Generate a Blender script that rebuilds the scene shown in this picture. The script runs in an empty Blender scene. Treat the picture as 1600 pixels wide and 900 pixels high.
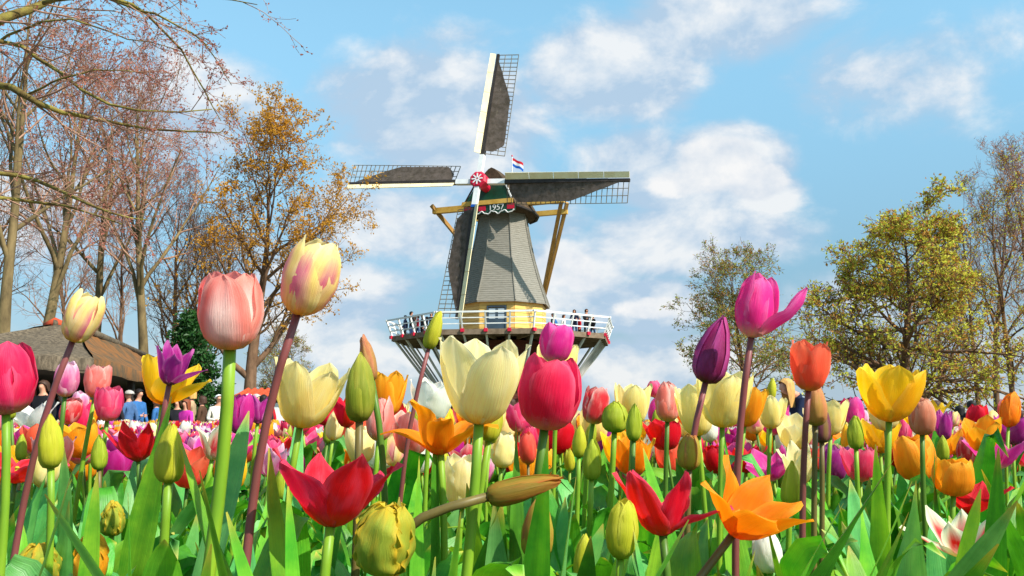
import bpy, math, random
import numpy as np
from mathutils import Matrix, Vector, Quaternion
from math import radians as R, sin, cos, pi
scene = bpy.context.scene
col = scene.collection
rng = np.random.default_rng(11)
random.seed(5)

# ------------------------------------------------------------------ camera
F = 1386.0                                   # focal length in photograph pixels (1600 wide)
CAM = np.array([0.0, 0.0, 1.10])
PITCH = math.atan(205.0 / F)
cd = bpy.data.cameras.new("camera"); cam = bpy.data.objects.new("camera", cd); col.objects.link(cam)
cam.location = CAM; cam.rotation_euler = (pi / 2 + PITCH, 0, 0)
cd.sensor_width = 36.0; cd.lens = 36.0 * F / 1600.0
cd.clip_start = 0.05; cd.clip_end = 12000
scene.camera = cam
FWD = np.array([0, cos(PITCH), sin(PITCH)]); UPV = np.array([0, -sin(PITCH), cos(PITCH)]); RGT = np.array([1.0, 0, 0])

def ray(px, py):
    return FWD + RGT * ((px - 800) / F) + UPV * ((450 - py) / F)
def P(px, py, d):                            # point seen at a pixel at view depth d
    return CAM + ray(px, py) * d
def PY(px, py, Y):                           # point seen at a pixel on the plane y = Y
    r = ray(px, py); return CAM + r * (Y / r[1])
def GX(px, Y):                               # ground x under a pixel column near the horizon
    return PY(px, 655, Y)[0]
def proj(p):
    q = np.asarray(p) - CAM; d = q @ FWD
    return 800 + F * (q @ RGT) / d, 450 - F * (q @ UPV) / d, d

# ------------------------------------------------------------------ light
SUN_AZ = R(52)      # measured from behind the camera towards the right
SUN_EL = R(44)
sunvec = Vector((sin(SUN_AZ) * cos(SUN_EL), -cos(SUN_AZ) * cos(SUN_EL), sin(SUN_EL)))   # towards the sun
sd = bpy.data.lights.new("sun", 'SUN'); sun = bpy.data.objects.new("sun", sd); col.objects.link(sun)
sd.energy = 5.0; sd.angle = R(0.55); sd.color = (1.0, 0.94, 0.83)
sun.rotation_euler = sunvec.to_track_quat('Z', 'Y').to_euler(); sun.location = (20, -20, 40)
scene.view_settings.view_transform = 'Standard'; scene.view_settings.look = 'None'
scene.view_settings.gamma = 1.0; scene.view_settings.exposure = 0.5
scene.render.engine = 'CYCLES'
scene.cycles.max_bounces = 6; scene.cycles.transparent_max_bounces = 8
scene.cycles.diffuse_bounces = 3; scene.cycles.glossy_bounces = 2; scene.cycles.transmission_bounces = 4
scene.cycles.use_denoising = True

world = bpy.data.worlds.new("World"); scene.world = world; world.use_nodes = True
wn = world.node_tree; wn.nodes.clear()
class NT:
    def __init__(s, tree): s.t = tree
    def n(s, typ, **kw):
        nd = s.t.nodes.new(typ)
        for k, v in kw.items(): setattr(nd, k, v)
        return nd
    def put(s, sock, v):
        if hasattr(v, 'is_output'): s.t.links.new(v, sock)
        elif v is not None:
            if isinstance(v, (tuple, list)) and len(v) == 3 and sock.type == 'RGBA': v = (*v, 1)
            sock.default_value = v
    def math(s, op, a, b=None, c=None, clamp=False):
        nd = s.n('ShaderNodeMath', operation=op, use_clamp=clamp)
        s.put(nd.inputs[0], a)
        if b is not None: s.put(nd.inputs[1], b)
        if c is not None: s.put(nd.inputs[2], c)
        return nd.outputs[0]
    def vmath(s, op, a, b=None):
        nd = s.n('ShaderNodeVectorMath', operation=op); s.put(nd.inputs[0], a)
        if b is not None: s.put(nd.inputs[1], b)
        return nd.outputs['Value'] if op in ('LENGTH', 'DOT_PRODUCT', 'DISTANCE') else nd.outputs[0]
    def mix(s, f, a, b, mode='MIX'):
        nd = s.n('ShaderNodeMix', data_type='RGBA', blend_type=mode)
        s.put(nd.inputs[0], f); s.put(nd.inputs[6], a); s.put(nd.inputs[7], b); return nd.outputs[2]
    def step(s, v, a, b, lo=0.0, hi=1.0):
        nd = s.n('ShaderNodeMapRange', interpolation_type='SMOOTHSTEP'); s.put(nd.inputs[0], v)
        s.put(nd.inputs[1], a); s.put(nd.inputs[2], b); s.put(nd.inputs[3], lo); s.put(nd.inputs[4], hi); return nd.outputs[0]
    def noise(s, vec, scale, detail=4, rough=0.55, out='Fac', dist=0.0):
        nd = s.n('ShaderNodeTexNoise'); s.put(nd.inputs['Vector'], vec); nd.inputs['Scale'].default_value = scale
        nd.inputs['Detail'].default_value = detail; nd.inputs['Roughness'].default_value = rough
        nd.inputs['Distortion'].default_value = dist
        return nd.outputs[out]
    def scale(s, vec, sc):
        nd = s.n('ShaderNodeMapping'); s.put(nd.inputs[0], vec); nd.inputs['Scale'].default_value = sc; return nd.outputs[0]

W = NT(wn)
sky = W.n('ShaderNodeTexSky'); sky.sky_type = 'NISHITA'; sky.sun_disc = False
sky.sun_elevation = SUN_EL; sky.sun_rotation = math.atan2(sunvec.x, sunvec.y)
sky.air_density = 1.0; sky.dust_density = 0.6; sky.ozone_density = 1.0; sky.altitude = 0
dirv = W.n('ShaderNodeTexCoord').outputs['Generated']
sep = W.n('ShaderNodeSeparateXYZ'); W.put(sep.inputs[0], dirv)
az = W.math('ARCTAN2', sep.outputs[0], sep.outputs[1]); el = W.math('ARCSINE', sep.outputs[2])
ae = W.n('ShaderNodeCombineXYZ'); W.put(ae.inputs[0], az); W.put(ae.inputs[1], el); ae = ae.outputs[0]
def azel(px, py):
    r = ray(px, py); r = r / np.linalg.norm(r); return math.atan2(r[0], r[1]), math.asin(r[2])
# cumulus clouds that stand in the sky: centre, half-size (pixels of the photograph), density
CLOUDS = [(670, 200, 190, 115, .85), (965, 115, 150, 90, .80), (1135, 262, 105, 62, 1.25), (1050, 290, 110, 50, .9), (1190, 300, 70, 40, .95), (985, 250, 100, 60, .7), (875, 430, 100, 62, 1.1),
          (1010, 485, 110, 50, .85), (600, 345, 150, 75, .80), (1120, 35, 170, 70, .68), (1400, 130, 190, 90, .5), (1060, 370, 200, 60, .85),
          (300, 170, 160, 110, .5), (480, 470, 190, 90, .8), (1010, 570, 190, 60, .8), (1560, 60, 120, 60, .35), (60, 330, 170, 100, .55),
          (1330, 480, 120, 60, .5), (560, 560, 150, 45, .58), (1500, 560, 160, 60, .5), (880, 350, 90, 40, .6), (740, 60, 120, 30, .25)]
n1 = W.noise(W.scale(dirv, (1, 1, 1.5)), 7.0, 10, 0.60, dist=0.2)
up = W.n('ShaderNodeVectorMath', operation='ADD'); W.put(up.inputs[0], dirv); up.inputs[1].default_value = (0.018, -0.004, 0.028)
n2 = W.noise(W.scale(up.outputs[0], (1, 1, 1.5)), 7.0, 5, 0.52, dist=0.25)
tot = None; lowsum = None
for (cx, cy, wx, wy, amp) in CLOUDS:
    a0, e0 = azel(cx, cy)
    df = W.vmath('SUBTRACT', ae, (a0, e0, 0)); dq = W.vmath('MULTIPLY', df, (F / wx / 1.3, F / wy / 1.3, 0))
    b = W.step(W.vmath('LENGTH', dq), 0.0, 1.25, amp, 0.0)
    b = W.math('MULTIPLY', b, 1.25); tot = b if tot is None else W.math('MAXIMUM', tot, b)
wide = W.step(W.noise(dirv, 2.2, 3, 0.5), 0.5, 0.72, 0, 0.6)          # the rest of the sky carries the same broken cloud
front = W.step(sep.outputs[1], 0.35, 0.75)
tot = W.math('MAXIMUM', tot, W.math('MULTIPLY', wide, W.math('SUBTRACT', 1.0, front)))
dens = W.math('ADD', tot, W.math('MULTIPLY', W.math('SUBTRACT', n1, 0.5), 1.5))
mask = W.math('MAXIMUM', W.step(dens, 0.18, 0.68), W.step(el, 0.16, 0.0, 0.0, 0.8))
lit = W.math('ADD', W.math('MULTIPLY', W.math('SUBTRACT', n1, n2), 4.6), W.step(dens, 0.35, 1.15, 0.18, 0.72), clamp=True)
lowgrey = W.step(el, 0.05, 0.30, 0.0, 1.0)
hs = W.n('ShaderNodeHueSaturation'); hs.inputs['Saturation'].default_value = 0.93
W.put(hs.inputs['Color'], sky.outputs[0])
thin = W.step(el, 0.02, 0.50, 0.36, 1.12)                                # multiplier by elevation, dimming the sky colour towards the horizon
skyc = W.mix(1.0, hs.outputs[0], W.mix(W.step(el, 0.02, 0.50), (0.33, 0.41, 0.47), (1.05, 1.43, 1.27)), 'MULTIPLY')
cloudc = W.mix(lit, (2.25, 2.95, 3.75), (4.35, 4.4, 4.45))
skyfull = W.mix(W.math('MULTIPLY', mask, 0.90), skyc, cloudc)
# heaped cumulus with crisp sunlit heads and soft grey undersides, far and near round the whole horizon
heap = W.step(W.noise(W.scale(dirv, (1, 1, 2.2)), 3.1, 2, 0.5), 0.58, 0.74, 0, 0.8); heap = W.math('MULTIPLY', heap, W.math('MULTIPLY', W.math('SUBTRACT', 1.0, front), W.step(el, 0.55, 0.25)))
for (cx, cy, wx, wy, amp) in [(1120, 256, 80, 52, 1.1), (1182, 288, 62, 34, .9), (1065, 285, 70, 34, .75), (880, 418, 62, 36, 1.0), (915, 440, 44, 22, .8), (1010, 482, 62, 26, .8), (690, 190, 70, 34, .45), (620, 345, 60, 24, .45)]:
    a0, e0 = azel(cx, cy); dq = W.vmath('MULTIPLY', W.vmath('SUBTRACT', ae, (a0, e0, 0)), (F / wx / 1.25, F / wy / 1.25, 0))
    heap = W.math('MAXIMUM', heap, W.step(W.vmath('LENGTH', dq), 0.0, 1.2, amp, 0.0))
nh = W.noise(W.scale(dirv, (1, 1, 1.3)), 16.0, 8, 0.58); nh2 = W.noise(W.scale(up.outputs[0], (1, 1, 1.3)), 16.0, 6, 0.55)
hd_ = W.math('ADD', heap, W.math('MULTIPLY', W.math('SUBTRACT', nh, 0.5), 1.1)); hm = W.step(hd_, 0.38, 0.62)
hl = W.math('ADD', W.math('MULTIPLY', W.math('SUBTRACT', nh, nh2), 2.4), 0.62, clamp=True)
skyfull = W.mix(W.math('MULTIPLY', hm, 0.92), skyfull, W.mix(hl, (2.9, 3.35, 3.9), (4.5, 4.5, 4.5)))
bg = W.n('ShaderNodeBackground'); W.put(bg.inputs[0], skyfull); bg.inputs[1].default_value = 0.15
W.t.links.new(bg.outputs[0], W.n('ShaderNodeOutputWorld').inputs[0])

# ------------------------------------------------------------------ mesh helpers
class MB:
    """collects geometry; build() links it as ONE mesh object"""
    def __init__(s): s.v = []; s.f = []; s.fm = []; s.uv = []; s.c = []; s.n = 0
    def add(s, V, faces, mat=0, uv=None, c=None):
        V = np.asarray(V, float).reshape(-1, 3); s.v.append(V)
        for fa in (faces if isinstance(faces, list) else [faces]):
            fa = np.asarray(fa, int); s.f.append(fa + s.n); s.fm.append(np.full(len(fa), mat))
        s.uv.append(np.zeros((len(V), 2)) if uv is None else np.asarray(uv, float).reshape(-1, 2))
        s.c.append(np.ones((len(V), 3)) if c is None else np.broadcast_to(np.asarray(c, float), (len(V), 3)))
        s.n += len(V); return s
    def grid(s, G, mat=0, uv=None, c=None, closed=False):
        G = np.asarray(G, float); a, b = G.shape[:2]
        i = np.arange(a * b).reshape(a, b)
        if closed:
            j = np.roll(i, -1, axis=1); q = np.stack([i[:-1], j[:-1], j[1:], i[1:]], -1).reshape(-1, 4)
        else:
            q = np.stack([i[:-1, :-1], i[:-1, 1:], i[1:, 1:], i[1:, :-1]], -1).reshape(-1, 4)
        if uv is None:
            uu, vv = np.meshgrid(np.linspace(0, 1, b), np.linspace(0, 1, a)); uv = np.stack([uu, vv], -1)
        return s.add(G.reshape(-1, 3), q, mat, uv, c)
    def box(s, c, size, M=None, mat=0):
        h = np.asarray(size, float) / 2
        V = np.array([[x, y, z] for x in (-1, 1) for y in (-1, 1) for z in (-1, 1)]) * h
        if M is not None: V = V @ np.asarray(M).T
        return s.add(V + np.asarray(c, float), np.array([[0, 1, 3, 2], [4, 6, 7, 5], [0, 4, 5, 1], [2, 3, 7, 6], [0, 2, 6, 4], [1, 5, 7, 3]]), mat)
    def bar(s, p0, p1, w, h=None, up=(0, 0, 1), mat=0):
        p0, p1 = np.asarray(p0, float), np.asarray(p1, float); d = p1 - p0; L = np.linalg.norm(d); d = d / L
        x = np.cross(np.asarray(up, float), d)
        if np.linalg.norm(x) < 1e-5: x = np.cross((0, 1.0, 0.01), d)
        x /= np.linalg.norm(x); y = np.cross(d, x)
        return s.box((p0 + p1) / 2, (w, h or w, L), np.stack([x, y, d], 1), mat)
    def tube(s, pts, rad, n=8, mat=0, cap=True):
        pts = np.asarray(pts, float); k = len(pts); rad = np.broadcast_to(np.asarray(rad, float), (k,))
        t = np.gradient(pts, axis=0); t /= np.linalg.norm(t, axis=1)[:, None] + 1e-12
        ref = np.array([1.0, 0, 0]) if abs(t[:, 0]).mean() < 0.7 else np.array([0, 1.0, 0])
        x = np.cross(t, ref); x /= np.linalg.norm(x, axis=1)[:, None]; y = np.cross(t, x)
        a = np.arange(n) * 2 * pi / n
        G = pts[:, None] + rad[:, None, None] * (np.cos(a)[None, :, None] * x[:, None] + np.sin(a)[None, :, None] * y[:, None])
        vv = np.repeat(np.linspace(0, 1, k), n); uu = np.tile(np.arange(n) / n, k)
        s.grid(G, mat, np.stack([uu, vv], 1), closed=True)
        if cap:
            s.f.append(np.array([[s.n - n + i for i in range(n)]])); s.fm.append(np.array([mat]))
            s.f.append(np.array([[s.n - n * k + i for i in range(n)][::-1]])); s.fm.append(np.array([mat]))
        return s
    def mesh(s, name, mats, smooth=True, color=False):
        me = bpy.data.meshes.new(name); V = np.concatenate(s.v)
        me.vertices.add(len(V)); me.vertices.foreach_set('co', V.ravel().astype(np.float32))
        cnt = np.concatenate([np.full(len(f), f.shape[1]) for f in s.f]); loops = np.concatenate([f.ravel() for f in s.f])
        me.loops.add(len(loops)); me.loops.foreach_set('vertex_index', loops.astype(np.int32))
        me.polygons.add(len(cnt)); st = np.zeros(len(cnt), np.int32); st[1:] = np.cumsum(cnt)[:-1]
        me.polygons.foreach_set('loop_start', st); me.polygons.foreach_set('loop_total', cnt.astype(np.int32))
        me.polygons.foreach_set('material_index', np.concatenate(s.fm).astype(np.int32))
        me.polygons.foreach_set('use_smooth', np.full(len(cnt), smooth))
        uvl = me.uv_layers.new(name='UVMap'); uvl.data.foreach_set('uv', np.concatenate(s.uv)[loops].ravel().astype(np.float32))
        if color:
            ca = me.color_attributes.new('Col', 'FLOAT_COLOR', 'POINT'); C = np.ones((len(V), 4)); C[:, :3] = np.concatenate(s.c)
            ca.data.foreach_set('color', C.ravel().astype(np.float32))
        me.update(calc_edges=True)
        for m in (mats if isinstance(mats, (list, tuple)) else [mats]): me.materials.append(m)
        return me
    def build(s, name, mats, parent=None, smooth=False, color=False):
        return link(name, s.mesh(name, mats, smooth, color), parent)
def link(name, data, parent=None):
    o = bpy.data.objects.new(name, data); col.objects.link(o)
    if parent is not None: o.parent = parent
    return o
def tag(o, label=None, cat=None, group=None, kind=None):
    if label: o['label'] = label
    if cat: o['category'] = cat
    if group: o['group'] = group
    if kind: o['kind'] = kind
    return o
def thing(name, loc, label, cat, group=None, rz=0.0):
    o = bpy.data.objects.new(name, None); col.objects.link(o); o.location = loc; o.rotation_euler = (0, 0, rz)
    o.empty_display_size = 0.05
    return tag(o, label, cat, group)
def lin(h):
    h = h.lstrip('#'); c = [int(h[i:i + 2], 16) / 255 for i in (0, 2, 4)]
    return tuple((x / 12.92 if x <= 0.04045 else ((x + 0.055) / 1.055) ** 2.4) for x in c)
def smooth01(x): x = np.clip(x, 0, 1); return x * x * (3 - 2 * x)

# ------------------------------------------------------------------ materials
def material(name, c1, c2=None, scale=8.0, rough=0.7, spec=0.3, bump=0.0, bscale=40.0, trans=0.0, stretch=(1, 1, 1), rnd=0.0, metal=0.0, tcol=None, detail=5):
    m = bpy.data.materials.new(name); m.use_nodes = True; t = NT(m.node_tree); t.t.nodes.clear()
    tc = t.n('ShaderNodeTexCoord').outputs['Object']; v = t.scale(tc, stretch)
    c = c1 if c2 is None else t.mix(t.step(t.noise(v, scale, detail, 0.6), 0.32, 0.68), c1, c2)
    if rnd:
        oi = t.n('ShaderNodeObjectInfo').outputs['Random']; h = t.n('ShaderNodeHueSaturation'); t.put(h.inputs['Color'], c)
        t.put(h.inputs['Value'], t.math('MULTIPLY_ADD', oi, 2 * rnd, 1 - rnd)); t.put(h.inputs['Hue'], t.math('MULTIPLY_ADD', oi, rnd * .08, .5 - rnd * .04)); c = h.outputs[0]
    b = t.n('ShaderNodeBsdfPrincipled'); t.put(b.inputs['Base Color'], c); b.inputs['Roughness'].default_value = rough
    b.inputs['Specular IOR Level'].default_value = spec; b.inputs['Metallic'].default_value = metal
    if bump:
        bp = t.n('ShaderNodeBump'); bp.inputs['Strength'].default_value = bump; bp.inputs['Distance'].default_value = 0.02
        t.put(bp.inputs['Height'], t.noise(v, bscale, 4, 0.6)); t.put(b.inputs['Normal'], bp.outputs[0])
    out = b.outputs[0]
    if trans:
        tr = t.n('ShaderNodeBsdfTranslucent'); t.put(tr.inputs[0], tcol or c); mx = t.n('ShaderNodeMixShader'); mx.inputs[0].default_value = trans
        t.put(mx.inputs[1], out); t.put(mx.inputs[2], tr.outputs[0]); out = mx.outputs[0]
    t.t.links.new(out, t.n('ShaderNodeOutputMaterial').inputs[0]); return m

def petal_material(name, main, edge, base, flame_or_glint=None, fw=0.5, spots=False):
    """petal colours along (v) and across (u) the petal: throat, body, paler rim, central flame, fine veins"""
    m = bpy.data.materials.new(name); m.use_nodes = True; t = NT(m.node_tree); t.t.nodes.clear()
    uv = t.n('ShaderNodeUVMap').outputs[0]; sp = t.n('ShaderNodeSeparateXYZ'); t.put(sp.inputs[0], uv)
    u = t.math('ABSOLUTE', t.math('MULTIPLY_ADD', sp.outputs[0], 2.0, -1.0)); v = sp.outputs[1]
    oi = t.n('ShaderNodeObjectInfo').outputs['Random']
    off = t.n('ShaderNodeCombineXYZ'); t.put(off.inputs[0], oi); t.put(off.inputs[1], t.math('MULTIPLY', oi, 7.0)); 
    uvo = t.vmath('ADD', uv, off.outputs[0])
    vein = t.noise(t.scale(uvo, (44, 1.8, 1)), 1.0, 4, 0.65); blot = t.noise(t.scale(uvo, (3.2, 2.4, 1)), 1.0, 3, 0.5)
    wob = t.math('MULTIPLY', t.math('SUBTRACT', vein, 0.5), 0.24)
    c = t.mix(t.step(t.math('ADD', v, wob), 0.02, 0.36), base, main)
    if flame_or_glint:
        body = t.math('SUBTRACT', 1.0, t.step(t.math('ADD', u, wob), fw * 0.30, t.math('MULTIPLY_ADD', v, -fw * 0.9, fw * 1.75)))
        rng_ = t.math('MULTIPLY', t.step(v, 0.04, 0.42), t.math('SUBTRACT', 1.0, t.step(t.math('ADD', v, wob), 0.55, 1.0)))
        c = t.mix(t.math('MULTIPLY', body, rng_), c, flame_or_glint)
    rim = t.math('MAXIMUM', t.step(t.math('ADD', u, wob), 0.62, 1.0), t.step(t.math('ADD', v, wob), 0.78, 1.04))
    c = t.mix(t.math('MULTIPLY', rim, t.math('MULTIPLY_ADD', blot, 0.9, 0.1)), c, edge)
    c = t.mix(t.step(blot, 0.42, 0.75, 0, 0.35), c, edge)
    hs = t.n('ShaderNodeHueSaturation'); t.put(hs.inputs['Color'], c)
    t.put(hs.inputs['Value'], t.math('ADD', t.math('MULTIPLY_ADD', vein, 0.46, 0.77), t.math('MULTIPLY', oi, 0.12)))
    t.put(hs.inputs['Hue'], t.math('MULTIPLY_ADD', oi, 0.012, 0.494)); c = hs.outputs[0]
    b = t.n('ShaderNodeBsdfPrincipled'); t.put(b.inputs['Base Color'], c); b.inputs['Roughness'].default_value = 0.50; b.inputs['Specular IOR Level'].default_value = 0.28
    bp = t.n('ShaderNodeBump'); bp.inputs['Strength'].default_value = 0.42; bp.inputs['Distance'].default_value = 0.004
    t.put(bp.inputs['Height'], vein); t.put(b.inputs['Normal'], bp.outputs[0])
    tr = t.n('ShaderNodeBsdfTranslucent'); t.put(tr.inputs[0], c); mx = t.n('ShaderNodeMixShader'); mx.inputs[0].default_value = 0.42
    t.put(mx.inputs[1], b.outputs[0]); t.put(mx.inputs[2], tr.outputs[0])
    t.t.links.new(mx.outputs[0], t.n('ShaderNodeOutputMaterial').inputs[0]); return m

def leaf_material(name, c1, c2, trans=0.27):
    m = bpy.data.materials.new(name); m.use_nodes = True; t = NT(m.node_tree); t.t.nodes.clear()
    uv = t.n('ShaderNodeUVMap').outputs[0]; oi = t.n('ShaderNodeObjectInfo').outputs['Random']
    tc = t.n('ShaderNodeTexCoord').outputs['Object']
    st = t.noise(t.scale(uv, (34, 0.9, 1)), 1.0, 3, 0.6); bl = t.noise(tc, 22.0, 4, 0.6)
    c = t.mix(t.step(bl, 0.3, 0.72), c1, c2)
    sp = t.n('ShaderNodeSeparateXYZ'); t.put(sp.inputs[0], uv)
    c = t.mix(t.step(t.math('ADD', sp.outputs[1], t.math('MULTIPLY', st, 0.1)), 0.97, 1.06, 0, 0.8), c, lin('#c9b04a'))
    hs = t.n('ShaderNodeHueSaturation'); t.put(hs.inputs['Color'], c)
    t.put(hs.inputs['Value'], t.math('ADD', t.math('MULTIPLY_ADD', st, 0.80, 0.44), t.math('MULTIPLY', oi, 0.32)))
    t.put(hs.inputs['Hue'], t.math('MULTIPLY_ADD', oi, 0.035, 0.482)); c = hs.outputs[0]
    b = t.n('ShaderNodeBsdfPrincipled'); t.put(b.inputs['Base Color'], c); b.inputs['Roughness'].default_value = 0.40; b.inputs['Specular IOR Level'].default_value = 0.42
    bp = t.n('ShaderNodeBump'); bp.inputs['Strength'].default_value = 0.28; bp.inputs['Distance'].default_value = 0.004
    t.put(bp.inputs['Height'], st); t.put(b.inputs['Normal'], bp.outputs[0])
    tr = t.n('ShaderNodeBsdfTranslucent'); t.put(tr.inputs[0], t.mix(1.0, c, (1.5, 1.35, 0.45), 'MULTIPLY')); mx = t.n('ShaderNodeMixShader'); mx.inputs[0].default_value = trans
    t.put(mx.inputs[1], b.outputs[0]); t.put(mx.inputs[2], tr.outputs[0])
    t.t.links.new(mx.outputs[0], t.n('ShaderNodeOutputMaterial').inputs[0]); return m

def colour_attr_material(name, rough=0.5, trans=0.35):
    m = bpy.data.materials.new(name); m.use_nodes = True; t = NT(m.node_tree); t.t.nodes.clear()
    c = t.n('ShaderNodeVertexColor', layer_name='Col').outputs[0]
    tc = t.n('ShaderNodeTexCoord').outputs['Object']
    c = t.mix(1.0, c, t.mix(t.noise(tc, 60, 2), (.78, .78, .78), (1.15, 1.15, 1.15)), 'MULTIPLY')
    b = t.n('ShaderNodeBsdfPrincipled'); t.put(b.inputs['Base Color'], c); b.inputs['Roughness'].default_value = rough; b.inputs['Specular IOR Level'].default_value = 0.3
    tr = t.n('ShaderNodeBsdfTranslucent'); t.put(tr.inputs[0], c); mx = t.n('ShaderNodeMixShader'); mx.inputs[0].default_value = trans
    t.put(mx.inputs[1], b.outputs[0]); t.put(mx.inputs[2], tr.outputs[0])
    t.t.links.new(mx.outputs[0], t.n('ShaderNodeOutputMaterial').inputs[0]); return m

M = {}
M['lawn'] = material('lawn', (0.10, 0.12, 0.055), (0.16, 0.15, 0.085), 0.6, 0.9, 0.1, bump=0.5, bscale=9)
M['soil'] = material('soil', (0.045, 0.03, 0.018), (0.09, 0.062, 0.04), 9, 0.95, 0.1, bump=0.8, bscale=40)
M['gravel'] = material('gravel_path', (0.26, 0.23, 0.19), (0.36, 0.33, 0.28), 3, 0.95, 0.1, bump=0.4, bscale=60)
M['thatch_grey'] = material('weathered_grey_cladding', lin('#8c877d'), lin('#7b776d'), 2.2, 0.9, 0.15, bump=0.5, bscale=7, stretch=(1, 1, 7))
M['cap_thatch'] = material('dark_cap_thatch', lin('#5a4a3a'), lin('#423529'), 3, 0.92, 0.12, bump=0.6, bscale=14)
M['yellow_paint'] = material('ochre_yellow_paint', lin('#e9c06e'), lin('#dfb25e'), 1.5, 0.6, 0.3, bump=0.1, bscale=8, stretch=(1, 1, 5))
M['cream_paint'] = material('cream_paint', lin('#f2e3b6'), lin('#e6d3a2'), 1.2, 0.55, 0.3)
M['beam_paint'] = material('ochre_beam_paint', lin('#d9b057'), lin('#c3963f'), 1.2, 0.6, 0.3)
M['brace_paint'] = material('tan_brace_paint', lin('#b78a48'), lin('#a3783a'), 1.2, 0.6, 0.3)
M['white_paint'] = material('white_paint', (0.80, 0.80, 0.79), (0.72, 0.72, 0.71), 2.0, 0.5, 0.35)
M['grey_paint'] = material('pale_grey_paint', lin('#d6d4ce'), lin('#bebcb6'), 1.5, 0.6, 0.3)
M['stage_wood'] = material('weathered_stage_wood', lin('#8a7764'), lin('#6e5d4c'), 2, 0.85, 0.2, bump=0.3, bscale=10)
M['base_wood'] = material('red_brown_boarding', lin('#6e3a30'), lin('#57302a'), 2, 0.85, 0.2, bump=0.3, bscale=10, stretch=(1, 1, 4))
M['red_paint'] = material('red_paint', lin('#d3163c'), lin('#bd1034'), 2, 0.45, 0.4)
M['green_paint'] = material('dark_green_paint', lin('#0f4a34'), lin('#0b3a29'), 1.5, 0.4, 0.45)
M['tar'] = material('black_tarred_wood', lin('#37302d'), lin('#2a2422'), 2, 0.7, 0.3)
M['lath'] = material('sail_lath_wood', lin('#7e7462'), lin('#655b4b'), 2, 0.8, 0.2)
M['cloth'] = material('dark_sail_canvas', lin('#6c6059'), lin('#51483f'), 2.6, 0.9, 0.1, bump=0.5, bscale=5, trans=0.30, stretch=(1, 1, 1))
M['door'] = material('slate_blue_door', lin('#3b4d5c'), lin('#32424f'), 2, 0.5, 0.4)
M['glass'] = material('window_glass', (0.35, 0.42, 0.48), None, rough=0.08, spec=0.8)
M['blue_paint'] = material('blue_cloth', lin('#1f66c9'), lin('#1a58b0'), 3, 0.7, 0.2, trans=0.25)
M['red_cloth'] = material('red_cloth', lin('#d12233'), lin('#bd1d2d'), 3, 0.7, 0.2, trans=0.25)
M['white_cloth'] = material('white_cloth', (0.8, 0.8, 0.8), None, 3, 0.7, 0.2, trans=0.25)
M['thatch'] = material('old_reed_thatch', lin('#7a6c5a'), lin('#4c4338'), 4, 0.95, 0.1, bump=0.9, bscale=22, stretch=(3, 3, 1))
M['thatch_moss'] = material('mossy_orange_thatch', lin('#8a5c36'), lin('#564c3c'), 1.6, 0.95, 0.1, bump=0.9, bscale=22, stretch=(2, 1, 1))
M['ridge_tile'] = material('terracotta_tile', lin('#c2502e'), lin('#a8432a'), 3, 0.8, 0.2)
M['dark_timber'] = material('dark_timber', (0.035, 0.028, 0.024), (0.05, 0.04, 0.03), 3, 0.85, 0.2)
M['bark'] = material('mossy_bark', lin('#8a7652'), lin('#574a35'), 1.6, 0.95, 0.1, bump=0.8, bscale=14, stretch=(1, 1, .35))
M['bark_brown'] = material('brown_bark', lin('#7d604a'), lin('#5c4636'), 3, 0.95, 0.1, bump=0.8, bscale=14, stretch=(1, 1, .35))
M['bark_moss'] = material('green_mossed_bark', lin('#8a8040'), lin('#5c4a2c'), 4, 0.95, 0.1, bump=0.8, bscale=24)
M['twig'] = material('twig_bark', lin('#74593f'), lin('#5c4636'), 1, 0.9, 0.1)
M['twig_red'] = material('reddish_twig_bark', lin('#ac8670'), lin('#8f6c5a'), 1, 0.9, 0.1)
M['bud_red'] = material('red_spring_buds', lin('#c07a66'), lin('#a05e52'), 0.8, 0.7, 0.2, trans=0.4)
M['leaf_ochre'] = material('ochre_young_leaves', lin('#dfa836'), lin('#bd852a'), 0.6, 0.6, 0.2, trans=0.45)
M['leaf_olive'] = material('olive_yellow_young_leaves', lin('#d8d24a'), lin('#b8b640'), 0.7, 0.6, 0.25, trans=0.45)
M['leaf_olive_red'] = material('russet_young_leaves', lin('#d09a44'), lin('#b0783a'), 0.7, 0.6, 0.25, trans=0.45)
M['leaf_sage'] = material('sage_young_leaves', lin('#abae58'), lin('#8c9444'), 0.7, 0.6, 0.2, trans=0.45)
M['leaf_dark'] = material('dark_evergreen_leaves', lin('#2f5a22'), lin('#1d4216'), 1.5, 0.5, 0.3, trans=0.25)
M['petal_far'] = colour_attr_material('field_tulip_petals')
M['leaf_far'] = leaf_material('field_tulip_leaves', lin('#4c9c28'), lin('#2c741c'))
M['leaf'] = leaf_material('tulip_leaf', lin('#82c030'), lin('#4c9c28'))
M['leaf_blue'] = leaf_material('glaucous_tulip_leaf', lin('#74ba62'), lin('#4a9a4c'))
M['leaf_deep'] = leaf_material('deep_green_tulip_leaf', lin('#52a028'), lin('#2f741c'))
M['stem_green'] = material('green_stem', lin('#8fb02c'), lin('#6f9a26'), 30, 0.45, 0.35, stretch=(1, 1, .2), trans=0.12)
M['stem_dark'] = material('dark_green_stem', lin('#5f8428'), lin('#4a6e24'), 30, 0.45, 0.35, stretch=(1, 1, .2), trans=0.12)
M['stem_brown'] = material('purple_brown_stem', lin('#8d4a4c'), lin('#74403a'), 30, 0.45, 0.35, stretch=(1, 1, .2), trans=0.08)
M['stem_olive'] = material('olive_brown_stem', lin('#7a6a36'), lin('#665a30'), 30, 0.45, 0.35, stretch=(1, 1, .2), trans=0.08)

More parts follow.
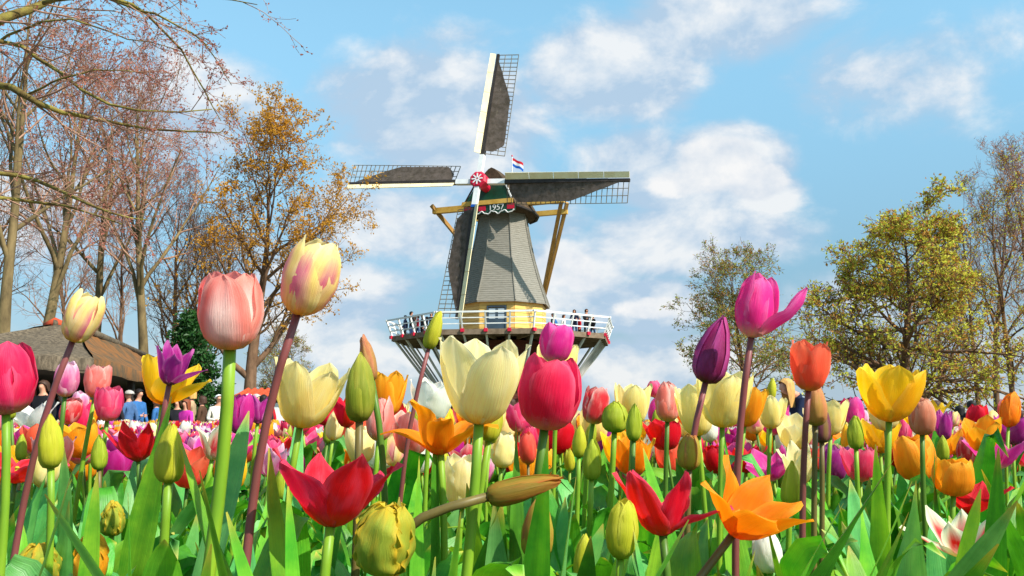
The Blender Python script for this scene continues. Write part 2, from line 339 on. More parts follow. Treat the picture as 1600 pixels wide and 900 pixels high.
# ------------------------------------------------------------------ ground
BED_Z, BED_FAR = 0.60, 10.6
def bed_height(x, y):
    e = smooth01((BED_FAR + 1.3 - y) / 1.3) * smooth01((13.0 - abs(x)) / 1.5) * smooth01((y + 6.0) / 1.5)
    return BED_Z * e
g = MB()
xs = np.concatenate([[-4000, -900, -200, -60], np.linspace(-40, 40, 41), [60, 200, 900, 4000]]); ys = np.concatenate([[-2000, -200, -40], np.linspace(-10, 70, 61), [120, 400, 1500, 6000]])
XX, YY = np.meshgrid(xs, ys); ZZ = np.zeros_like(XX)
near = (abs(XX) < 15) & (YY > -8) & (YY < 13); ZZ[near] = -0.12
g.grid(np.stack([XX, YY, ZZ], -1))
tag(g.build('ground', M['lawn'], smooth=True), kind='structure')
g = MB(); xs = np.linspace(-13.4, 13.4, 68); ys = np.linspace(-6.2, BED_FAR + 1.5, 60); XX, YY = np.meshgrid(xs, ys)
ZZ = np.vectorize(bed_height)(XX, YY) + 0.004 + rng.normal(0, .006, XX.shape)
g.grid(np.stack([XX, YY, ZZ], -1)); tag(g.build('flower_bed', M['soil'], smooth=True), kind='structure')
g = MB(); g.grid(np.array([[[-45, 12.2, .012], [45, 12.2, .012]], [[-45, 26, .012], [45, 26, .012]]])); tag(g.build('path', M['gravel']), kind='structure')

# ------------------------------------------------------------------ windmill
MY = 66.0
MP = np.array([GX(786, MY), MY, 0.0])
def mz(py, Y=MY): return PY(786, py, Y)[2]
mill = thing('windmill', MP, 'tall grey smock windmill with yellow base, white railed stage and four sails', 'windmill')
TH0 = R(-98)                                         # normal of the facet that faces the camera
def octo(r, z, rot=TH0, n=8): 
    a = rot + pi / n + np.arange(n) * 2 * pi / n
    return np.stack([r * np.cos(a), r * np.sin(a), np.full(n, z)], 1)
def rings(mb, prof, rot=TH0, mat=0, n=8):
    mb.grid(np.array([octo(r, z, rot, n) for r, z in prof]), mat, closed=True)
zs_top, zs_bot, z_fl = mz(337), mz(478), 7.0
kz = np.array([zs_bot, mz(440), mz(400), mz(365), zs_top]); kr = np.array([3.62, 2.95, 2.38, 2.03, 1.80])
# smock body of overlapping courses
mb = MB(); nc = 42; e = np.linspace(zs_bot, zs_top, nc + 1); prof = []
for i in range(nc):
    r0, r1 = np.interp(e[i], kz, kr), np.interp(e[i + 1], kz, kr)
    prof += [(r0 + .010, e[i]), (r0 + .014, e[i] + .012), (r1 + .002, e[i + 1] - .004)]
prof = [(3.3, zs_bot + .02), (3.64, zs_bot - .10)] + prof
rings(mb, prof); smock = mb.build('smock', M['thatch_grey'], mill)
for i in range(8):                                   # corner boards down the edges of the smock
    pts = [octo(np.interp(z, kz, kr) + .035, z)[i] for z in np.linspace(zs_bot, zs_top, 9)]
    mb = MB().tube(pts, .05, 5); mb.build('corner_board', M['thatch_grey'], smock)
mb = MB(); rings(mb, [(1.7, zs_top - .02), (2.02, zs_top), (2.06, zs_top + .05), (2.06, zs_top + .26), (1.9, zs_top + .3)]); mb.build('curb_ring', M['grey_paint'], mill)
# yellow storey: courses of boards on each facet
yb = MB(); rings(yb, [(3.28, z_fl), (3.28, zs_bot - .02)]); yel = yb.build('yellow_storey', M['yellow_paint'], mill)
nb = 9; h = (zs_bot - .05 - z_fl) / nb
for k in range(8):
    A, B = octo(3.32, 0)[k - 1], octo(3.32, 0)[k]
    for j in range(nb):
        c = (A + B) / 2 + (0, 0, z_fl + (j + .5) * h); d = (B - A); L = np.linalg.norm(d); d /= L; nrm = np.array([d[1], -d[0], 0])
        if c[1] > 1.5: continue
        if k == 0 and j < 8:                         # the door stands in this facet
            for sgn in (-1, 1):
                MB().box(c + d * sgn * (L / 4 + .35), (L / 2 - .70 - .03, .05, h - .02), np.stack([d, nrm, (0, 0, 1.)], 1)).build('plank', M['yellow_paint'], yel)
        else: MB().box(c, (L - .03, .05, h - .02), np.stack([d, nrm, (0, 0, 1.)], 1)).build('plank', M['yellow_paint'], yel)
A, B = octo(3.36, 0)[-1], octo(3.36, 0)[0]; dd = (B - A) / np.linalg.norm(B - A); nn = np.array([cos(TH0), sin(TH0), 0]); FM = np.stack([dd, nn, (0, 0, 1.)], 1)
dc = (A + B) / 2
door = MB().box(dc + (0, 0, z_fl + 1.0), (1.22, .10, 1.98), FM).build('door', M['door'], mill)
for sx in (-.33, .33):
    for zz in (1.35, 1.75):
        MB().box(dc + dd * sx + nn * .055 + (0, 0, z_fl + zz), (.46, .03, .33), FM).build('pane', M['glass'], door)
mb = MB()
for sx in (-.66, .66): mb.box(dc + dd * sx + nn * .03 + (0, 0, z_fl + 1.03), (.09, .14, 2.06), FM)
mb.box(dc + nn * .03 + (0, 0, z_fl + 2.09), (1.41, .14, .09), FM); mb.build('door_frame', M['door'], mill)
# lower storey of dark boards
mb = MB(); prof = []
for i in range(20):
    z0 = 6.6 * i / 20; r0 = 4.75 - .35 * i / 20; prof += [(r0 + .03, z0), (r0, z0 + .31)]
rings(mb, prof); mb.build('lower_storey', M['base_wood'], mill)
# stage
RS = 8.25
stage = thing('stage', (0, 0, 0), None, None); stage.parent = mill
mb = MB(); rings(mb, [(4.0, z_fl - .14), (RS, z_fl - .14), (RS, z_fl), (3.0, z_fl)]); mb.build('stage_floor', M['stage_wood'], stage)
mb = MB(); rings(mb, [(RS + .02, z_fl - .34), (RS + .06, z_fl - .34), (RS + .06, z_fl + .02), (RS + .02, z_fl + .02)]); mb.build('edge_beam', M['stage_wood'], stage)
cor = octo(RS, 0); post_h, lean_out = 1.14, .42
for k in range(8):
    A, B = cor[k - 1], cor[k]; c = (A + B) / 2; nr = c / np.linalg.norm(c); d = (B - A) / np.linalg.norm(B - A)
    TA, TB = A * (1 + (lean_out * 1.02) / RS), B * (1 + (lean_out * 1.02) / RS)
    for j in range(4):
        q = A + (B - A) * j / 4; qt = TA + (TB - TA) * j / 4
        MB().bar(q + (0, 0, z_fl), qt + (0, 0, z_fl + post_h), .10, .10, nr).build('railing_post', M['white_paint'], stage)
        MB().box(q + nr * .09 + (0, 0, z_fl - .06), (.24, .20, .22), np.stack([d, nr, (0, 0, 1.)], 1)).build('red_block', M['red_paint'], stage)
        ib = q / np.linalg.norm(q[:2])
        MB().bar(q * .985 + (0, 0, z_fl - .18), q * (4.75 / RS) + (0, 0, 2.6), .13, .13, nr).build('strut', M['grey_paint'], stage)
        MB().bar(q * .98 + (0, 0, z_fl - .26), q * .48 + (0, 0, z_fl - .26), .16, .22).build('joist', M['stage_wood'], stage)
    for f_, w in ((1.0, .12), (.66, .07), (.33, .07)):
        a_ = A + (TA - A) * f_ + (0, 0, z_fl + post_h * f_); b_ = B + (TB - B) * f_ + (0, 0, z_fl + post_h * f_)
        MB().bar(a_ - d * .12 * (f_ == 1), b_ + d * .12 * (f_ == 1), w, .06 if f_ < 1 else .07, nr).build('rail', M['white_paint'], stage)
# cap
YAW = R(20.5); fv = np.array([-sin(YAW), -cos(YAW), 0]); uv_ = np.array([cos(YAW), -sin(YAW), 0]); zv = np.array([0, 0, 1.0])
def CP(f, u, z): return fv * f + uv_ * u + zv * z
zc = zs_top + .12
cap = thing('cap', (0, 0, 0), None, None); cap.parent = mill
st = [(-3.6, .9, 1.1), (-2.9, 1.65, 1.9), (-1.6, 2.25, 2.6), (0, 2.4, 2.8), (1.4, 2.2, 2.95), (2.5, 1.9, 2.9)]
G = []
for f, w, hh in st:
    a = np.linspace(-1, 1, 17); u = np.sign(a) * w * (1 - (1 - abs(a)) ** 1.0) ; z = hh * (1 - abs(a) ** 1.55)
    G.append([CP(f, uu, zc + .1 + zz) for uu, zz in zip(u, z)])
mb = MB(); mb.grid(np.array(G))
for e_ in (0, -1):
    mid = np.mean(np.array(G)[e_], 0); V = np.vstack([np.array(G)[e_], mid[None]]); mb.add(V, np.array([[i, i + 1, 17] for i in range(16)]))
gb = np.array([[g_[0] - zv * .02, g_[0] * [.86, .86, 1] - zv * .30, g_[-1] * [.86, .86, 1] - zv * .30, g_[-1] - zv * .02] for g_ in np.array(G)]); mb.grid(gb)
mb.build('cap_roof', M['cap_thatch'], cap, smooth=True)
mb = MB()
for sd_ in (0, -1): mb.tube([g_[sd_] - zv * .12 for g_ in np.array(G)], .12, 6)
mb.build('eaves_board', M['tar'], cap)
Yf = MY - 2.6
z_gt, z_gb, z_yb, z_bt, z_bb = mz(287, Yf), mz(312, Yf), mz(319, Yf), mz(319.5, Yf), mz(331, Yf)
def plate(name, mat, pts, f, th=.08, parent=cap):
    pts = np.array(pts); n = len(pts); V = [CP(f + th, u, z) for u, z in pts] + [CP(f, u, z) for u, z in pts]
    mb = MB().add(V, [np.array([list(range(n))]), np.array([list(range(n, 2 * n))[::-1]]), np.array([[i, i + n, (i + 1) % n + n, (i + 1) % n] for i in range(n)])])
    return mb.build(name, mat, parent)
plate('front_board', M['green_paint'], [(-1.95, z_gb), (1.6, z_gb), (1.05, z_gt), (-1.15, z_gt)], 2.56)
plate('barge_board', M['white_paint'], [(1.62, z_gb), (1.72, z_gb), (1.17, z_gt + .1), (1.07, z_gt + .1)], 2.58, .12)
plate('barge_board', M['tar'], [(-2.07, z_gb), (-1.97, z_gb), (-1.17, z_gt + .1), (-1.27, z_gt + .1)], 2.58, .12)
plate('weather_beam', M['beam_paint'], [(-2.3, z_yb), (1.75, z_yb), (1.75, z_gb - .01), (-2.2, z_gb - .01)], 2.60, .2)
plate('beard_board', M['green_paint'], [(-2.1, z_bb), (-1.0, z_bb - .12), (0, z_bb - .02), (1.0, z_bb - .12), (1.95, z_bb), (1.95, z_bt - .02), (-2.1, z_bt - .02)], 2.62, .10)
for u in (-1.75, -.62, 1.62):
    plate('red_panel', M['red_paint'], [(u - .28, z_bb + .12), (u + .28, z_bb + .12), (u + .28, z_bt - .06), (u - .28, z_bt - .06)], 2.725, .03)
plate('gilt_panel', M['beam_paint'], [(-1.4, z_bb + .12), (-1.0, z_bb + .12), (-1.0, z_bt - .06), (-1.4, z_bt - .06)], 2.725, .03)
mb = MB(); uu = np.linspace(-1.0, 1.9, 60)
mb.tube([CP(2.76, u, z_bb - .05 + .10 * sin(u * 7.2) + .03 * sin(u * 17)) for u in uu], .045, 6); mb.build('white_scroll', M['white_paint'], cap, smooth=True)
fc = bpy.data.curves.new('date_lettering', 'FONT'); fc.body = '1957'; fc.size = .62; fc.extrude = .015; fc.align_x = 'CENTER'; fc.align_y = 'CENTER'
fo = bpy.data.objects.new('lettering_source', fc); col.objects.link(fo); bpy.context.view_layer.update()
dgr = bpy.context.evaluated_depsgraph_get(); tm = bpy.data.meshes.new_from_object(fo.evaluated_get(dgr)); bpy.data.objects.remove(fo)
tm.materials.clear(); tm.materials.append(M['white_paint'])
let = link('date_lettering', tm, cap)
let.matrix_basis = Matrix.Translation(Vector(CP(2.75, .50, (z_bb + z_bt) / 2 + .02))) @ Matrix((( uv_[0], 0, fv[0]), (uv_[1], 0, fv[1]), (0, 1, 0))).to_4x4()
# tail beams and braces
zb1, zb2 = mz(322), mz(334)
MB().bar(CP(.3, -5.75, zb1 + .0), CP(.3, 4.95, zb1 + .02), .40, .44).build('tail_beam', M['beam_paint'], cap)
MB().bar(CP(-2.6, -3.3, zb1 - .2), CP(-2.6, 4.3, zb1 - .2), .34, .38).build('tail_beam', M['beam_paint'], cap)
foot = CP(-7.4, 0, 8.2)
for u, f, z, ex in ((-5.5, .3, zb1, .35), (4.75, .3, zb1, .1), (-3.1, -2.6, zb1 - .2, .3), (4.1, -2.6, zb1 - .2, .5)):
    t0 = CP(f, u, z); d = (foot - t0) / np.linalg.norm(foot - t0)
    MB().bar(t0 - d * (ex + .25), foot, .24, .26).build('tail_brace', M['brace_paint'], cap)
MB().bar(CP(-3.3, 0, zb1), CP(-7.6, 0, 7.9), .34, .36).build('tail_pole', M['brace_paint'], cap)
# windshaft, poll end and sails
Yh = MY - 3.9 * cos(YAW)
hub_w = PY(748.5, 282, Yh); hub = hub_w - MP
EL = R(9); sv = fv * cos(EL) + zv * sin(EL); upn = np.cross(uv_, sv); upn = upn if upn[2] > 0 else -upn
TH = R(5.0)
Atop = upn * cos(TH) + uv_ * sin(TH); Ari = uv_ * cos(TH) - upn * sin(TH)
MB().tube([hub - sv * 3.2, hub - sv * .3], .34, 12).build('windshaft', M['red_paint'], cap)
mb = MB()
for r_, o_ in ((.58, -.42), (.62, -.38), (.62, .18), (.50, .30)): pass
ring = lambda r, o: [hub + sv * o + (uv_ * cos(a) + upn * sin(a)) * r for a in np.arange(8) * pi / 4 + pi / 8]
mb.grid(np.array([ring(.05, -.45), ring(.60, -.45), ring(.66, -.38), ring(.66, .22), ring(.54, .34), ring(.02, .36)]), closed=True)
poll = mb.build('poll_end', M['red_paint'], cap)
mb = MB()
for a in np.arange(8) * pi / 4: 
    q = uv_ * cos(a) + upn * sin(a); mb.bar(hub + sv * .375 + q * .08, hub + sv * .375 + q * .42, .09, .03, sv)
mb.build('white_star', M['white_paint'], poll)
for si, (A, of) in enumerate(((Atop, .08), (Ari, -.30), (-Atop, .08), (-Ari, -.30))):
    C = np.cross(A, sv); C = C / np.linalg.norm(C)
    if si == 0 and C @ uv_ < 0: C = -C
    if si == 0: flip = np.sign(np.cross(A, sv) @ C)
    C = np.cross(A, sv) * flip
    o0 = hub + sv * of; RT = (10.2, 11.1, 10.4, 11.1)[si]; R0 = 2.0
    sail = thing('sail', (0, 0, 0), None, None); sail.parent = mill
    MB().bar(o0 + A * .4, o0 + A * 1.95, .36, .36, sv).build('whip_root', M['white_paint'], sail)
    if si == 2: MB().bar(o0 + A * 1.95, o0 + A * 2.15, .39, .39, sv).build('root_band', M['blue_paint'], sail)
    pts = MB(); 
    for j in range(6):
        r0, r1 = 1.9 + (RT - 1.9) * j / 6, 1.9 + (RT - 1.9) * (j + 1) / 6; w_ = .33 - .025 * j
        pts.bar(o0 + A * r0, o0 + A * r1, w_, w_, sv)
    pts.build('stock', M['tar'], sail)
    def cdir(t): w = R(20 - 15 * t); return C * cos(w) - sv * sin(w)
    def ldir(t): w = R(42 - 18 * t); return -C * cos(w) + sv * sin(w)
    nbo = 5
    for j in range(nbo):                             # leading boards
        r0, r1 = R0 + (RT - R0) * j / nbo + .02, R0 + (RT - R0) * (j + 1) / nbo - .02
        V = []
        for r in (r0, r1):
            t = (r - R0) / (RT - R0); l = ldir(t); nn_ = np.cross(A, l); nn_ = nn_ if nn_ @ sv > 0 else -nn_
            wid = .50 - .08 * t; b = o0 + A * r + l * .14 + sv * .09
            V += [b, b + l * wid, b + l * wid - nn_ * .05, b - nn_ * .05]
        V = np.array(V)
        MB().add(V, np.array([[0, 1, 5, 4], [1, 2, 6, 5], [2, 3, 7, 6], [3, 0, 4, 7], [0, 3, 2, 1], [4, 5, 6, 7]])).build('leading_board', M['cream_paint'], sail)
    LW = 1.62; nbar = 25
    for j in range(nbar):
        t = j / (nbar - 1); r = R0 + .1 + (RT - R0 - .15) * t
        MB().bar(o0 + A * r + cdir(t) * .05, o0 + A * r + cdir(t) * LW, .045, .045, A).build('sail_bar', M['lath'], sail)
    for cw in (.58, 1.1, LW):
        mb = MB(); mb.tube([o0 + A * (R0 + .1 + (RT - R0 - .15) * t) + cdir(t) * cw + sv * .03 for t in np.linspace(0, 1, 9)], .026, 4); mb.build('hemlath', M['lath'], sail)
    Gc = []
    for t in np.linspace(.035, .93, 26):
        r = R0 + (RT - R0) * t; e_ = np.interp(t, [.035, .10, .55, .93], [.75, LW * .93, LW * .90, .16]); row = []
        for cc in np.linspace(0, 1, 9):
            tt = t + (.02 * (1 - cc) - .035 * cc if t < .08 else 0)
            sag = -.05 * sin(pi * cc) * sin(pi * min(1, t * 1.1)) + .03 * sin(t * 55 + cc * 2.2) * sin(pi * cc)
            row.append(o0 + A * (R0 + (RT - R0) * t) + cdir(t) * (.12 + (e_ - .12) * cc + .012 * sin(t * 40) * cc) + sv * (.10 + sag))
        Gc.append(row)
    MB().grid(np.array(Gc)).build('sail_cloth', M['cloth'], sail, smooth=True)
# flag on the cap
fz = zc + 2.2; fb = MP + CP(-1.75, .05, 0); ftop = mz(235)
flag = thing('flag', (fb[0], fb[1], fz), 'small red, white and blue striped flag flying from a white pole on the mill cap', 'flag')
MB().tube([(0, 0, -.3), (0, 0, ftop - fz)], [.05, .035], 8).build('flag_pole', M['white_paint'], flag)
MB().tube([(0, 0, ftop - fz), (0, 0, ftop - fz + .12)], [.06, .05], 8).build('finial', M['red_paint'], flag)
for k, mm in enumerate(('red_cloth', 'white_cloth', 'blue_paint')):
    Gf = []
    for a in np.linspace(0, 1, 14):
        x = .03 + .86 * a; drop = -.42 * a ** 1.1; wy = .09 * sin(a * 7) * a
        Gf.append([(x, wy, ftop - fz - .12 - (k + b) * .22 + drop + .03 * sin(a * 9 + k)) for b in (0, .5, 1)])
    MB().grid(np.array(Gf)).build('stripe', M[mm], flag, smooth=True)

# ------------------------------------------------------------------ thatched hut
HZ = 2.42
C1 = PY(147, 563, 19.6)[:2]; C2 = PY(314, 613, 40)[:2]
dr = (C2 - C1) / np.linalg.norm(C2 - C1); ac = np.array([-dr[1], dr[0]])     # ac points to the left
C4 = C1 + ac * 4.6 - dr * .9; C3 = C2 + ac * 4.6
A_ = PY(122, 510, 24.0); B_ = PY(240, 563, 37.0); rz = (A_[2] + B_[2]) / 2; A2 = PY(82, 509, 23.6); 
hut_o = np.array([*((C1 + C2 + C3 + C4) / 4), 0])
hut = thing('thatched_hut', hut_o, 'low hut with a broad old thatched roof, grey in front, mossy orange along its side', 'hut')
def rp(p, z): return np.array([p[0], p[1], z]) - hut_o
def roof_face(name, mat, a, b, c, d, n=14, m=10, th=.30):
    """a-b along the eave, d-c along the top; sagging thatch with a thick eave"""
    top = np.zeros((m, n, 3))
    for i in range(m):
        for j in range(n):
            s_, t_ = j / (n - 1), i / (m - 1); p = (a * (1 - s_) + b * s_) * (1 - t_) + (d * (1 - s_) + c * s_) * t_
            top[i, j] = p + np.array([0, 0, -.10 * sin(pi * t_) + rng.normal(0, .016) + .05 * sin(s_ * 9 + t_ * 4)])
    lip = top[0] - np.array([0, 0, th]) + rng.normal(0, .02, top[0].shape); mb = MB(); mb.grid(np.concatenate([lip[None], top])); return mb.build(name, mat, hut, smooth=True)
a1, a2, a3, a4 = rp(C1, HZ), rp(C2, HZ), rp(C3, HZ), rp(C4, HZ)
Ar, Br, Al = A_ - hut_o, B_ - hut_o, A2 - hut_o; Ar[2] = rz + .02; Br[2] = rz; Al[2] = rz + .06
roof_face('front_roof', M['thatch'], a4, a1, Ar, Al)
roof_face('side_roof', M['thatch_moss'], a1, a2, Br, Ar, 22)
roof_face('back_roof', M['thatch'], a2, a3, Br + [-.3, 0, 0], Br)
roof_face('far_side_roof', M['thatch'], a3, a4, Al, Br + [-.3, 0, 0], 20)
mb = MB(); mb.tube([Al, Ar, Br], .13, 8); mb.build('ridge', M['thatch'], hut, smooth=True)
ch = PY(86, 505, 23.7) - hut_o; MB().tube([ch - [.25, 0, .08], ch - [0, 0, .0], ch + [.25, 0, -.06]], [.10, .16, .10], 8).build('ridge_tile', M['ridge_tile'], hut, smooth=True)
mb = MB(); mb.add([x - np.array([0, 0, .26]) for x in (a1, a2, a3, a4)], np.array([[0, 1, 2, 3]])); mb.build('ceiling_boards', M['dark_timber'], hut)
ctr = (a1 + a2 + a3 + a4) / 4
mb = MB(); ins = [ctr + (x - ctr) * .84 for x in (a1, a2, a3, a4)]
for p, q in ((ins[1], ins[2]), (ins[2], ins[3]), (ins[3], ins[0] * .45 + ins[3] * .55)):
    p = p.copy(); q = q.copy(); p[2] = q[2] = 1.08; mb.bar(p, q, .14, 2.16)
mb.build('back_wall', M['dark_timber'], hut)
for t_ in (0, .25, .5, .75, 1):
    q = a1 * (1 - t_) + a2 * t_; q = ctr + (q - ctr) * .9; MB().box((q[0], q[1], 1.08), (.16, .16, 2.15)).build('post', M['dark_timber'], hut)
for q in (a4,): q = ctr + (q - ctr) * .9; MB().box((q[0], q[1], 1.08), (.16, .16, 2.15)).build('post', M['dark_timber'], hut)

# ------------------------------------------------------------------ small red-tiled kiosk
Yk = 36.0; kx0, kx1 = GX(364, Yk), GX(500, Yk); kz0, kz1 = PY(400, 619, Yk)[2], PY(400, 604, Yk)[2]
ko = np.array([(kx0 + kx1) / 2, Yk, 0]); hw = (kx1 - kx0) / 2
kiosk = thing('kiosk', ko, 'small kiosk with a low red tiled roof behind the crowd', 'kiosk')
rf = MB().add([(-hw - .2, -.1, kz0 - .05), (hw + .2, -.1, kz0 - .05), (hw, 1.8, kz1 - .05), (-hw, 1.8, kz1 - .05), (-hw - .2, 3.7, kz0 - .05), (hw + .2, 3.7, kz0 - .05)], np.array([[0, 1, 2, 3], [3, 2, 5, 4]])).build('roof', M['ridge_tile'], kiosk)
til = MB(); til.grid(np.array([[(x, -.02, -.02 - .0), (x, .34, .05)] for x in np.linspace(-.11, .11, 5)]) + np.array([[[0, 0, .045 * cos(a * 1.5)]] * 2 for a in (-1.57, -.8, 0, .8, 1.57)])); tm_ = til.mesh('tile', M['ridge_tile'])
nt_ = int(2 * hw / .26)
for r_ in range(5):
    for k in range(nt_):
        f_ = r_ / 5; o = link('tile', tm_, rf); o.location = (-hw - .1 + (k + .5) * (2 * hw + .2) / nt_, -.1 + 1.9 * f_, kz0 + (kz1 - kz0) * f_ + .0); o.rotation_euler = (math.atan2(kz1 - kz0, 1.9) - .17, 0, rng.normal(0, .02))
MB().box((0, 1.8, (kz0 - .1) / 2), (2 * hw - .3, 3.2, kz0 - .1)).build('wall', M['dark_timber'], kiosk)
MB().box((0, .18, kz0 - .62), (2 * hw - .9, .06, .7)).build('counter_hatch', M['white_paint'], kiosk)

# ------------------------------------------------------------------ trees
def nrm(v): return v / (np.linalg.norm(v, axis=-1, keepdims=True) + 1e-12)
def sprout(S, D, L, Rr, n, wob, trop, g, taper=.35):
    """B branches at once: polylines (B, n+1, 3) and radii"""
    B = len(S); p = S.copy(); d = nrm(D); pts = [p.copy()]
    for i in range(n):
        d = nrm(d + g.normal(0, wob, (B, 3)) + np.array(trop) * (1.0 / n)); p = p + d * (L / n)[:, None]; pts.append(p.copy())
    t = np.linspace(0, 1, n + 1); rad = Rr[:, None] * (1 - (1 - taper) * t)[None] ** 1.0
    return np.stack(pts, 1), rad
def children(pts, rad, m, t0, ang, g, lr, L, rr, tpow=1.0, shape=.5, spread=.22):
    B, n1, _ = pts.shape; n = n1 - 1
    t = t0 + (1 - t0) * ((np.arange(m)[None] + g.random((B, m))) / m) ** tpow; x = np.clip(t * n, 0, n - 1e-4); i = x.astype(int); f = (x - i)[..., None]
    bi = np.arange(B)[:, None]; P0, P1 = pts[bi, i], pts[bi, i + 1]; S = P0 * (1 - f) + P1 * f; T = nrm(P1 - P0)
    q = nrm(np.cross(T, np.array([.31, .52, .79]) + 0 * T)); q2 = np.cross(T, q)
    az_ = (np.arange(m)[None] * 2.4 + g.random((B, 1)) * 6.28 + g.normal(0, .5, (B, m)))[..., None]
    a = np.clip(g.normal(ang, spread, (B, m)), .15, 1.6)[..., None]
    D = T * np.cos(a) + (q * np.cos(az_) + q2 * np.sin(az_)) * np.sin(a)
    Ln = (L[:, None] * lr * (1 - shape * (t - t0) / (1 - t0 + 1e-6)) * g.uniform(.7, 1.25, (B, m)))
    Rn = (rad[bi, i] * (1 - f[..., 0]) + rad[bi, i + 1] * f[..., 0]) * rr
    return S.reshape(-1, 3), D.reshape(-1, 3), Ln.ravel(), Rn.ravel()
def tubes(mb, pts, rad, sides, minr=.006):
    B, n1, _ = pts.shape; rad = np.maximum(rad, minr); T = nrm(np.gradient(pts, axis=1)); mean = nrm(pts[:, -1] - pts[:, 0])
    ref = np.where((abs(mean[:, 2]) > .75)[:, None], np.array([1.0, 0, 0]), np.array([0, 0, 1.0]))[:, None]
    x = nrm(np.cross(T, ref + 0 * T)); y = np.cross(T, x); a = np.arange(sides) * 2 * pi / sides
    G = pts[:, :, None] + rad[:, :, None, None] * (np.cos(a)[:, None] * x[:, :, None] + np.sin(a)[:, None] * y[:, :, None])
    idx = np.arange(B * n1 * sides).reshape(B, n1, sides); nx = np.roll(idx, -1, 2)
    mb.add(G.reshape(-1, 3), np.stack([idx[:, :-1], nx[:, :-1], nx[:, 1:], idx[:, 1:]], -1).reshape(-1, 4))
def leaf_quads(mb, pos, size, g, mats=1, droop=0.0, aspect=.55):
    n = len(pos); d = nrm(g.normal(0, 1, (n, 3)) + [0, 0, droop]); s = nrm(np.cross(d, g.normal(0, 1, (n, 3)))); L = size * g.uniform(.55, 1.4, n)[:, None]
    k = np.cross(d, s) * L * .16
    V = np.stack([pos, pos + d * L * .5 + s * L * aspect * .5 + k, pos + d * L, pos + d * L * .5 - s * L * aspect * .5 + k], 1).reshape(-1, 3)
    q = np.arange(n * 4).reshape(n, 4); mi = g.integers(0, mats, n)
    mb.v.append(V); mb.uv.append(np.zeros((len(V), 2))); mb.c.append(np.ones((len(V), 3)))
    for m_ in range(mats): mb.f.append(q[mi == m_] + mb.n); mb.fm.append(np.full((mi == m_).sum(), m_))
    mb.n += len(V)
def tree_meshes(key, seed, H, trunk_r, limbs, t0, lang, llen, subs, twigs, fine, leaves, leaf_size, bark, twigm, leafm, up=.35, lean=(0, 0), forks=0, wob=.06, stem_t=.25, leaf_fine=.35, shape=.45, twig_r=.012, leaf_bias=None, subang=.75):
    g = np.random.default_rng(seed)
    S = np.array([[0, 0, -.1]]); D = np.array([[lean[0], lean[1], 1.0]]); p0, r0 = sprout(S, D, np.array([H]), np.array([trunk_r]), 12, wob * .5, (0, 0, .4), g, stem_t * .35)
    r0[:, 0] *= 1.35; r0[:, 1] *= 1.06
    tr = MB(); tubes(tr, p0, r0, 12)
    s1 = children(p0, r0, limbs, t0, lang, g, llen, np.array([H]), .62, .9, shape)
    p1, r1 = sprout(*s1[:2], s1[2], np.minimum(s1[3], trunk_r * .55), 9, wob * 1.5, (0, 0, up), g, .22); tubes(tr, p1, r1, 7)
    br = MB(); L1 = s1[2]
    s2 = children(p1, r1, subs, .18, subang, g, .52, L1, .6, .85, .5); p2, r2 = sprout(*s2[:2], s2[2], s2[3], 6, wob * 1.8, (0, 0, up * .8), g, .25); tubes(br, p2, r2, 5)
    s3 = children(p2, r2, twigs, .15, .75, g, .55, s2[2], .6, .85, .4); p3, r3 = sprout(*s3[:2], s3[2], np.maximum(s3[3], twig_r), 4, wob * 2, (0, 0, up * .5), g, .4); tubes(br, p3, r3, 3, twig_r * .7)
    s4 = children(p3, r3, fine, .1, .7, g, .6, s3[2], .6, .8, .3); p4, r4 = sprout(*s4[:2], s4[2], np.maximum(s4[3], twig_r * .8), 3, wob * 2, (0, 0, .1), g, .5); tubes(br, p4, r4, 3, twig_r * .55)
    lm = None
    if leaves:
        n4 = int(leaves * (1 - leaf_fine)); q4 = p4.reshape(-1, 4, 3); b = g.integers(0, len(q4), n4 * 2); 
        if leaf_bias is not None: b = b[g.random(len(b)) < leaf_bias(q4[b, 2])]
        b = b[:n4]; f = g.random(len(b)) ** .7 * 3; i = np.minimum(f.astype(int), 2); f = (f - i)[:, None]
        pos = q4[b, i] * (1 - f) + q4[b, i + 1] * f + g.normal(0, leaf_size * .5, (len(b), 3))
        b = g.integers(0, len(p3), leaves - n4); i = g.integers(1, 5, leaves - n4); pos = np.vstack([pos, p3[b, i] + g.normal(0, leaf_size * .6, (leaves - n4, 3))])
        lb = MB(); lm_ = leafm if isinstance(leafm, (list, tuple)) else [leafm]; leaf_quads(lb, pos, leaf_size, g, len(lm_)); lm = lb.mesh(key + '_crown', [M[x] for x in lm_], False)
    return tr.mesh(key + '_trunk', M[bark]), br.mesh(key + '_branches', M[twigm]), lm
def put_tree(name, meshes, px, Y, label, cat='tree', group=None, rz=0, s=1.0, sz=None, x=None):
    t = thing(name, (GX(px, Y) if x is None else x, Y, 0), label, cat, group, rz); t.scale = (s, s, sz or s)
    link('trunk', meshes[0], t); link('branches', meshes[1], t)
    if meshes[2]: link('crown', meshes[2], t)
    return t
redA = tree_meshes('beech', 3, 19, .36, 14, .34, .46, .44, 8, 5, 3, 4200, .13, 'bark', 'twig_red', 'bud_red', up=.7)
redB = tree_meshes('beech_two', 8, 20, .33, 13, .38, .44, .40, 8, 5, 3, 3800, .13, 'bark', 'twig_red', 'bud_red', up=.6, lean=(.03, 0))
bareA = tree_meshes('ash', 21, 17, .26, 14, .26, .60, .42, 8, 6, 4, 1500, .11, 'bark_brown', 'twig', 'bud_red', up=.6)
bareB = tree_meshes('alder', 27, 17, .22, 15, .34, .52, .34, 8, 6, 4, 900, .11, 'bark_brown', 'twig_red', 'bud_red', up=.7)
